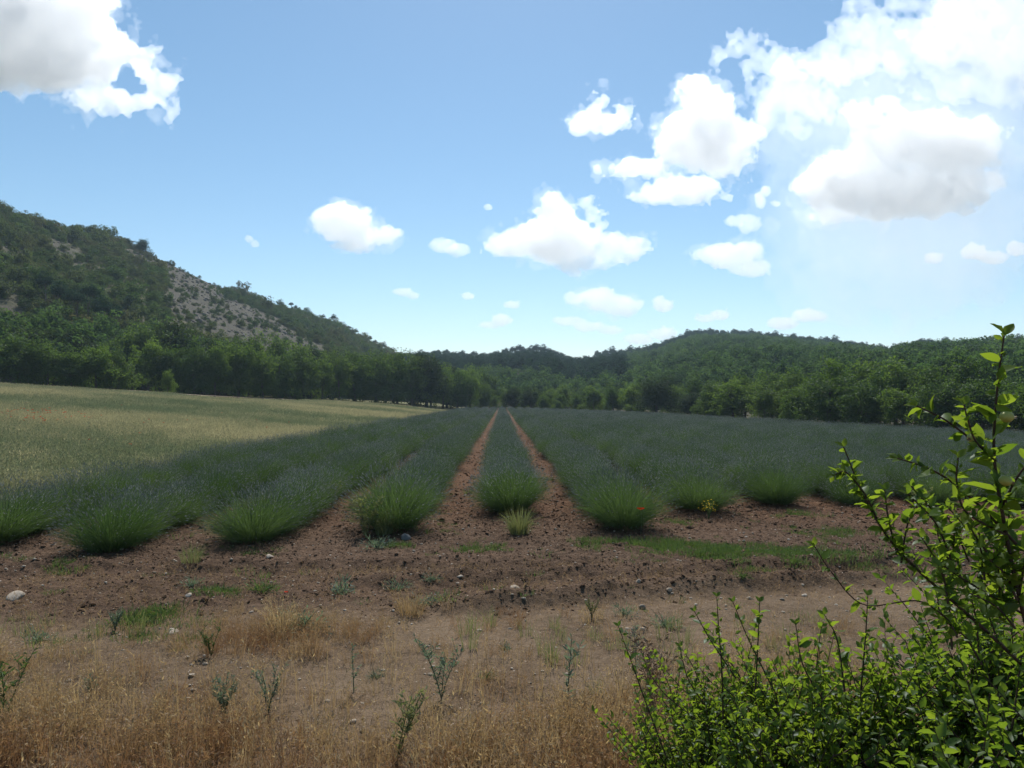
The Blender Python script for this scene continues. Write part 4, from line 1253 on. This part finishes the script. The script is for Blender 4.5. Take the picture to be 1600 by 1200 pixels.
# grass clumps
for i, (px, py, h, n, w, mt, lab) in enumerate(((810, 838, .36, 420, .005, 'weed_dry', 'yellowish green grass clump before the centre lavender row'), (640, 962, .22, 160, .003, 'straw', 'brown dry grass clump below the rut'),
                                        (440, 990, .26, 260, .003, 'straw', 'big dry grass tussock with pale blades left of centre'), (600, 838, .35, 260, .004, 'weed_dry', 'yellow green grass growing into the stone lavender bush'),
                                        (300, 890, .2, 150, .003, 'weed_dry', 'olive grass clump between the two left lavender ends'), (925, 972, .14, 90, .003, 'straw', 'small brown grass clump behind the tall stalk'))):
    x, y = ground_pt(px, py)
    o = link('grass_clump', tuft('grass_clump', 800 + i, n, h, 1, w, mt, .02 if mt == 'straw' else 0, .55, .10), None, (x, y, float(height(np.array(x), np.array(y)))))
    tag(o, lab, 'grass', 'grass clumps on the headland')

def flower(name, px, py, d, mat, size, label, cat, stem_h, npet=4):
    p = world_at(px, py, d)
    zg = float(height(np.array(p[0]), np.array(p[1])))
    e = link(name, None, None, (p[0], p[1], zg))
    tag(e, label, cat)
    st = MB(); tube(st, bez(np.zeros(3), np.array([.02, 0, (p[2] - zg) * .6]), np.array([0, 0, p[2] - zg]), 6), .002, 4)
    link('stalk', st.mesh('stalk', M['weed'], True), e)
    for i in range(npet):
        a = i / npet * 6.283
        mb = MB()
        d_ = np.array([[math.cos(a), math.sin(a), .45]])
        cards(mb, np.zeros((1, 3)), d_, np.array([[0, 0, 1.0]]), size, size * 1.1, np.array([.5]), .25, .6)
        link('petal', mb.mesh('petal', M[mat]), e, (0, 0, p[2] - zg))
flower('poppy', 1001, 797, 8.85, 'red', .06, 'single red poppy glowing in the lavender bush right of centre', 'poppy', .5)
flower('poppy', 447, 926, 6.2, 'red', .02, 'tiny orange red flower on soil left of centre', 'poppy', .1)
# yellow flowering plant
x, y = ground_pt(1107, 815)
a, b = weed_mesh('branchy', 790, .26, 'grass')
e = link('yellow_flower', None, None, (x, y, float(height(np.array(x), np.array(y)))))
tag(e, 'small plant with yellow flowers at a lavender row end on the right', 'flower')
link('stalk', a, e); link('leaves', b, e)
mb = MB(); g = np.random.default_rng(5); n = 60
pp = g.normal(size=(n, 3)) * np.array([.06, .06, .05]) + np.array([0, 0, .2])
cards(mb, pp, rand_dir(n, g), np.tile([0, 0, 1.0], (n, 1)), .022, .02)
link('petals', mb.mesh('petals', M['yellow']), e)

# ------------------------------------------------------------------ shrub on the right
def leaf_blade(seed, length=1.0, width=.62):
    """ovate leaf with folded midrib, curved tip; unit length along +Y, face up +Z"""
    g = np.random.default_rng(seed)
    t = np.array([0, .12, .3, .5, .7, .87, 1.0])
    w = np.array([.05, .55, .92, 1.0, .78, .40, .02]) * width * .5 * g.uniform(.88, 1.1)
    curl = -.22 * g.uniform(.5, 1.4) * t ** 2
    side = .05 * g.normal() * t ** 2
    c = np.stack([side, t, curl], 1)
    up = .30 * g.uniform(.6, 1.3)
    lft = c + np.stack([-w, 0 * w, w * up + .02 * g.normal(size=7)], 1)
    rgt = c + np.stack([w, 0 * w, w * up + .02 * g.normal(size=7)], 1)
    v = np.concatenate([lft, c, rgt])
    f = []
    for i in range(6):
        f.append((i, i + 7, i + 8, i + 1)); f.append((i + 7, i + 14, i + 15, i + 8))
    return v * length, np.array(f)
BLADES = [leaf_blade(900 + i) for i in range(4)]
LEAFMESH = [MB().add(v, f, np.full(len(v), .15 + .23 * i)).mesh('leaf', M['shrub_leaf'], True) for i, (v, f) in enumerate(BLADES)]
SMALL = leaf_blade(950)
# coarse blade for the mass of foliage
def coarse_blade():
    v = np.array([(0, 0, 0), (-.27, .38, .08), (0, .42, -.02), (.27, .38, .08), (-.17, .75, .01), (0, .78, -.08), (.17, .75, .01), (0, 1.0, -.18)])
    q = np.array([(1, 0, 2, 2), (4, 1, 2, 5)])
    tris = np.array([(0, 2, 1), (0, 3, 2), (1, 2, 4), (2, 5, 4), (2, 3, 5), (3, 6, 5), (4, 5, 7), (5, 6, 7)])
    return v, tris
CV, CF = coarse_blade()

def basis(axis, nrm):
    a = unit(axis); s = unit(np.cross(a, nrm)); n_ = np.cross(s, a)
    return s, a, n_

def add_mass(mb, pos, axis, nrm, ln, a):
    s, ax, n_ = basis(axis, nrm)
    v = (CV[None, :, 0, None] * s[:, None] + CV[None, :, 1, None] * ax[:, None] + CV[None, :, 2, None] * n_[:, None]) * ln[:, None, None] + pos[:, None]
    n = len(pos)
    f = (np.arange(n)[:, None, None] * 8 + CF[None]).reshape(-1, 3)
    mb.add(v.reshape(-1, 3), f, np.repeat(a, 8))

def smooth_path(pts, n):
    pts = np.asarray(pts, float)
    k = len(pts)
    t = np.linspace(0, k - 1, n)
    P = np.vstack([2 * pts[0] - pts[1], pts, 2 * pts[-1] - pts[-2]])
    i = np.minimum(t.astype(int), k - 2); u = (t - i)[:, None]
    a, b, c, d = P[i], P[i + 1], P[i + 2], P[i + 3]
    return .5 * (2 * b + (c - a) * u + (2 * a - 5 * b + 4 * c - d) * u ** 2 + (3 * b - a - 3 * c + d) * u ** 3)

def leaf_sites(path, spacing, start, g, up=.45, out=.9, twist=2.4):
    seg = np.linalg.norm(np.diff(path, axis=0), axis=1); cum = np.concatenate([[0], np.cumsum(seg)])
    s = np.arange(cum[-1] * start, cum[-1], spacing)
    s = s + g.normal(size=len(s)) * spacing * .15
    pos = np.stack([np.interp(s, cum, path[:, j]) for j in range(3)], 1)
    tg = unit(np.stack([np.interp(s, cum, np.gradient(path[:, j])) for j in range(3)], 1))
    ref = unit(np.cross(tg, np.array([0.2, 1.0, 0.1])))
    ref2 = np.cross(tg, ref)
    ph = np.arange(len(s)) * twist + g.random() * 6.28 + g.normal(size=len(s)) * .3
    rad = ref * np.cos(ph)[:, None] + ref2 * np.sin(ph)[:, None]
    ax = unit(tg * up + rad * out + np.array([0, 0, .12]))
    nrm = unit(tg * .30 - rad * .15 + np.array([0, .45, .5]) + g.normal(size=(len(s), 3)) * .42)
    frac = s / max(cum[-1], 1e-6)
    return pos, ax, nrm, frac

def leaf_object(parent, pos, ax, nrm, ln, i):
    s, a, n_ = basis(ax[None], nrm[None])
    m = Matrix(((s[0][0], a[0][0], n_[0][0], pos[0]), (s[0][1], a[0][1], n_[0][1], pos[1]), (s[0][2], a[0][2], n_[0][2], pos[2]), (0, 0, 0, 1)))
    o = link('leaf', LEAFMESH[i % 4], parent)
    o.matrix_local = m @ Matrix.Scale(ln, 4)
    return o

def shrub(name, foot, label, shoots, n_random, height_r, spread, leaf, seed, cat='shrub', indiv=True, lean=(0, 0)):
    """foot: ground point. shoots: explicit ones as [(px,py,depth)...]. random ones fill the body."""
    g = np.random.default_rng(seed)
    fx, fy = foot
    z0 = float(height(np.array(fx), np.array(fy)))
    org = np.array([fx, fy, z0])
    e = link(name, None, None, tuple(org)); tag(e, label, cat)
    st, fol = MB(), MB()
    cnt = 0
    for (pts, ln, spacing, r0, start) in shoots:
        w = np.array([world_at(*p) for p in pts]) - org
        path = smooth_path(w, 26)
        tube(st, path, np.linspace(r0, .0013, 26), 6)
        pos, ax, nrm, fr = leaf_sites(path, spacing, start, g)
        size = ln * np.interp(fr, [0, .75, .93, 1], [.9, 1.05, .85, .5]) * g.uniform(.6, 1.2, len(fr))
        for i in range(len(pos)):
            if indiv and cnt < 300:
                leaf_object(e, pos[i], ax[i], nrm[i], size[i], g.integers(0, 4)); cnt += 1
            else:
                add_mass(fol, pos[i:i + 1], ax[i:i + 1], nrm[i:i + 1], size[i:i + 1], g.random(1))
        # smaller leaves in the same spurs
        for q in range(2):
            kk = g.random(len(pos)) < .85
            m_ = kk.sum()
            if m_:
                add_mass(fol, pos[kk] + g.normal(size=(m_, 3)) * .003, unit(ax[kk] + g.normal(size=(m_, 3)) * .8), unit(nrm[kk] + g.normal(size=(m_, 3)) * .7), size[kk] * g.uniform(.35, .95, m_), g.random(m_))
        # the small tip pair
        tipd = unit(path[-1] - path[-3])
        for s_ in (-1, 1):
            leaf_object(e, path[-1], unit(tipd + np.array([.7 * s_, .1, 0])), np.array([0, -.5, .8]), ln * .6, g.integers(0, 4)) if indiv else None
    for i in range(n_random):
        a = g.random() * 6.283
        hgt = height_r * g.uniform(.55, 1.02)
        rad = spread * g.random() ** .6
        b = np.array([math.cos(a) * .08, math.sin(a) * .08, 0.0]) * g.random() * 2
        top = np.array([math.cos(a) * rad + lean[0] * hgt, math.sin(a) * rad + lean[1] * hgt, hgt * (1 - .35 * (rad / spread) ** 2)])
        mid = np.array([top[0] * .55 + g.normal() * .08, top[1] * .55 + g.normal() * .08, top[2] * .55])
        path = smooth_path([b, mid * .6, mid + g.normal(size=3) * .03, top], 14)
        tube(st, path, np.linspace(.006, .0012, 14), 5)
        paths = [path]
        for q in range(6):
            s = path[g.integers(3, 13)]
            d = unit(rand_dir(1, g)[0] * np.array([1, 1, .5]) + np.array([0, 0, .5]) + unit(top) * .4)
            L = g.uniform(.10, .30) * (.6 + height_r * .45)
            bp = bez(s, s + d * L * .5 + g.normal(size=3) * .02, s + d * L + np.array([0, 0, .05]), 6)
            tube(st, bp, np.linspace(.0028, .0008, 6), 4); paths.append(bp)
        for bp in paths:
            pos, ax, nrm, fr = leaf_sites(bp, leaf * .42, .22 if bp is path else .06, g)
            n = len(pos)
            if not n: continue
            nrm = unit(nrm + g.normal(size=(n, 3)) * .55); ax = unit(ax + g.normal(size=(n, 3)) * .35)
            add_mass(fol, pos, ax, nrm, leaf * g.uniform(.6, 1.2, n), np.clip(.35 + .3 * g.normal(size=n) + .2 * (pos[:, 2] / height_r), 0, 1))
    link('branches', st.mesh('branches', M['twig'], True), e)
    if fol.n:
        f = link('foliage', fol.mesh('foliage', M['shrub_leaf'], True), e); f['kind'] = 'stuff'
    return e, org

D = 1.30
TALL = [
    ([(1700, 1400, 1.45), (1640, 1120, 1.40), (1592, 930, 1.34), (1566, 800, 1.30), (1553, 705, 1.28), (1559, 600, 1.27), (1569, 524, 1.26)], .050, .0185, .0050, .56),
    ([(1553, 712, 1.28), (1512, 682, 1.30), (1475, 655, 1.31), (1432, 634, 1.32)], .034, .016, .0024, .08),
    ([(1588, 850, 1.31), (1530, 790, 1.33), (1480, 748, 1.35), (1440, 728, 1.36), (1402, 716, 1.37)], .034, .013, .0028, .06),
    ([(1640, 1080, 1.5), (1540, 985, 1.5), (1450, 905, 1.5), (1395, 850, 1.5), (1352, 780, 1.5), (1318, 698, 1.5)], .034, .0115, .0042, .12),
    ([(1400, 860, 1.5), (1388, 810, 1.5), (1382, 765, 1.5)], .034, .013, .0022, .05),
    ([(1408, 880, 1.5), (1418, 820, 1.5), (1440, 778, 1.5)], .034, .013, .0022, .05),
    ([(1370, 810, 1.5), (1350, 770, 1.49), (1322, 738, 1.48), (1304, 742, 1.48)], .032, .013, .002, .1),
    ([(1566, 790, 1.3), (1590, 745, 1.28), (1625, 700, 1.27)], .038, .016, .0026, .1),
    ([(1570, 835, 1.3), (1510, 800, 1.27), (1495, 755, 1.26), (1497, 715, 1.25)], .036, .013, .0022, .1),
    ([(1556, 720, 1.28), (1525, 690, 1.25), (1512, 655, 1.24), (1506, 632, 1.24)], .034, .014, .002, .12),
    ([(1590, 920, 1.34), (1540, 860, 1.32), (1515, 820, 1.3), (1508, 775, 1.3)], .036, .013, .0024, .1),
    ([(1592, 930, 1.34), (1605, 860, 1.3), (1622, 800, 1.28)], .038, .016, .0026, .1),
    ([(1600, 960, 1.36), (1530, 920, 1.36), (1470, 880, 1.38), (1440, 840, 1.38)], .034, .013, .0026, .1),
    ([(1560, 960, 1.5), (1500, 900, 1.5), (1470, 850, 1.5), (1462, 810, 1.5)], .034, .013, .0026, .1),
    ([(1500, 990, 1.6), (1440, 940, 1.62), (1350, 945, 1.7), (1300, 895, 1.72), (1272, 852, 1.72)], .036, .034, .0022, .25),
]
gs = np.random.default_rng(77)
for q in range(26):
    bx, by, bd = gs.uniform(1470, 1610), gs.uniform(860, 1040), gs.uniform(1.3, 1.6)
    dx, dy = gs.uniform(-75, 5), -gs.uniform(50, 120)
    TALL.append(([(bx, by, bd), (bx + dx * .4, by + dy * .6, bd), (bx + dx, by + dy, bd - .03)], gs.uniform(.028, .036), .013, .0022, .05))
e, org = shrub('tall_shrub', (1.25, 1.62), 'tall leafy shrub at the right edge with one shoot rising above the hills', TALL, 115, 1.22, .42, .034, 1001, lean=(.05, -.1))
# pale young fruits on the tall shoot
for i, (px, py, d, s) in enumerate(((1573, 651, 1.25, .010), (1521, 684, 1.27, .010), (1571, 751, 1.24, .009))):
    mb = MB()
    th = np.linspace(0, np.pi, 9); prof = np.sin(th) ** .85; zz = -np.cos(th) * 1.15
    an = np.arange(12) / 12 * 6.283
    lob = 1 + .06 * np.cos(an * 5)
    v = np.stack([prof[:, None] * np.cos(an)[None] * lob, prof[:, None] * np.sin(an)[None] * lob, np.repeat(zz[:, None], 12, 1)], -1).reshape(-1, 3) * s
    ii = np.arange(8)[:, None] * 12; jj = np.arange(12)[None]; k2 = (jj + 1) % 12
    mb.add(v, np.stack([ii + jj, ii + k2, ii + 12 + k2, ii + 12 + jj], -1).reshape(-1, 4))
    o = link('fruit', mb.mesh('fruit', M['fruit'], True), e, tuple(world_at(px, py, d) - org), (.3, (1.7, -1.7, 1.9)[i], .2))
    hb = MB(); g = np.random.default_rng(i); n = 6
    a = np.arange(n) / n * 6.28
    dd = np.stack([np.cos(a) * .5, np.sin(a) * .5, np.ones(n)], 1)
    cards(hb, np.tile([0, 0, s * 1.08], (n, 1)), dd, rand_dir(n, g), s * .7, s * .35)
    link('calyx', hb.mesh('calyx', M['husk']), o)

MIDS = [
    ([(1130, 1130, 2.45), (1128, 1050, 2.45), (1123, 985, 2.45), (1120, 932, 2.45)], .036, .024, .0032, .15),
    ([(1040, 1180, 2.4), (1010, 1100, 2.4), (985, 1030, 2.4), (966, 978, 2.4)], .034, .026, .003, .15),
    ([(1180, 1080, 2.45), (1184, 1010, 2.45), (1187, 940, 2.45)], .04, .024, .003, .2),
    ([(1150, 1060, 2.45), (1110, 1000, 2.4), (1085, 955, 2.4)], .034, .028, .0026, .2),
    ([(1100, 1100, 2.45), (1075, 1060, 2.4), (1062, 1010, 2.4)], .034, .026, .0026, .2),
    ([(1210, 1080, 2.4), (1170, 1000, 2.4), (1145, 940, 2.4)], .034, .03, .0026, .2),
]
shrub('low_shrub', (.90, 2.62), 'low leafy shrub with thin upright shoots at the bottom, left of the others', MIDS, 105, .78, .44, .027, 1002)
MIDS2 = [
    ([(1290, 1100, 2.2), (1255, 1040, 2.2), (1243, 975, 2.2)], .038, .024, .003, .2),
    ([(1345, 1080, 2.2), (1352, 1000, 2.2), (1356, 930, 2.2)], .04, .022, .003, .2),
    ([(1320, 1080, 2.2), (1308, 1000, 2.2), (1288, 960, 2.2)], .04, .022, .003, .2),
]
shrub('low_shrub', (1.12, 2.28), 'dense bright green shrub at the bottom between the low and the tall shrub', MIDS2, 190, .94, .50, .031, 1003)
shrub('low_shrub', (1.55, 2.15), 'dark dense shrub filling the bottom right corner behind the tall shrub', [], 190, 1.18, .46, .033, 1004)

# ------------------------------------------------------------------ air
mb = MB()
X0, X1, Y0, Y1, Z0, Z1 = -1400, 1400, -420, 1400, -6, 125
mb.add([(X0, Y0, Z0), (X1, Y0, Z0), (X1, Y1, Z0), (X0, Y1, Z0), (X0, Y0, Z1), (X1, Y0, Z1), (X1, Y1, Z1), (X0, Y1, Z1)],
       [(0, 3, 2, 1), (4, 5, 6, 7), (0, 1, 5, 4), (1, 2, 6, 5), (2, 3, 7, 6), (3, 0, 4, 7)])
hm = bpy.data.materials.new('haze'); hm.use_nodes = True
hm.node_tree.nodes.clear()
HT = NT(hm.node_tree)
pv = HT.n('ShaderNodeVolumePrincipled')
pv.inputs['Color'].default_value = (.66, .84, 1, 1)
pv.inputs['Density'].default_value = HAZE
pv.inputs['Anisotropy'].default_value = .3
ho = HT.n('ShaderNodeOutputMaterial')
hm.node_tree.links.new(pv.outputs[0], ho.inputs['Volume'])
hz = link('haze', mb.mesh('haze', hm))
tag(hz, 'thin blue summer haze over the valley', 'haze', kind='stuff')
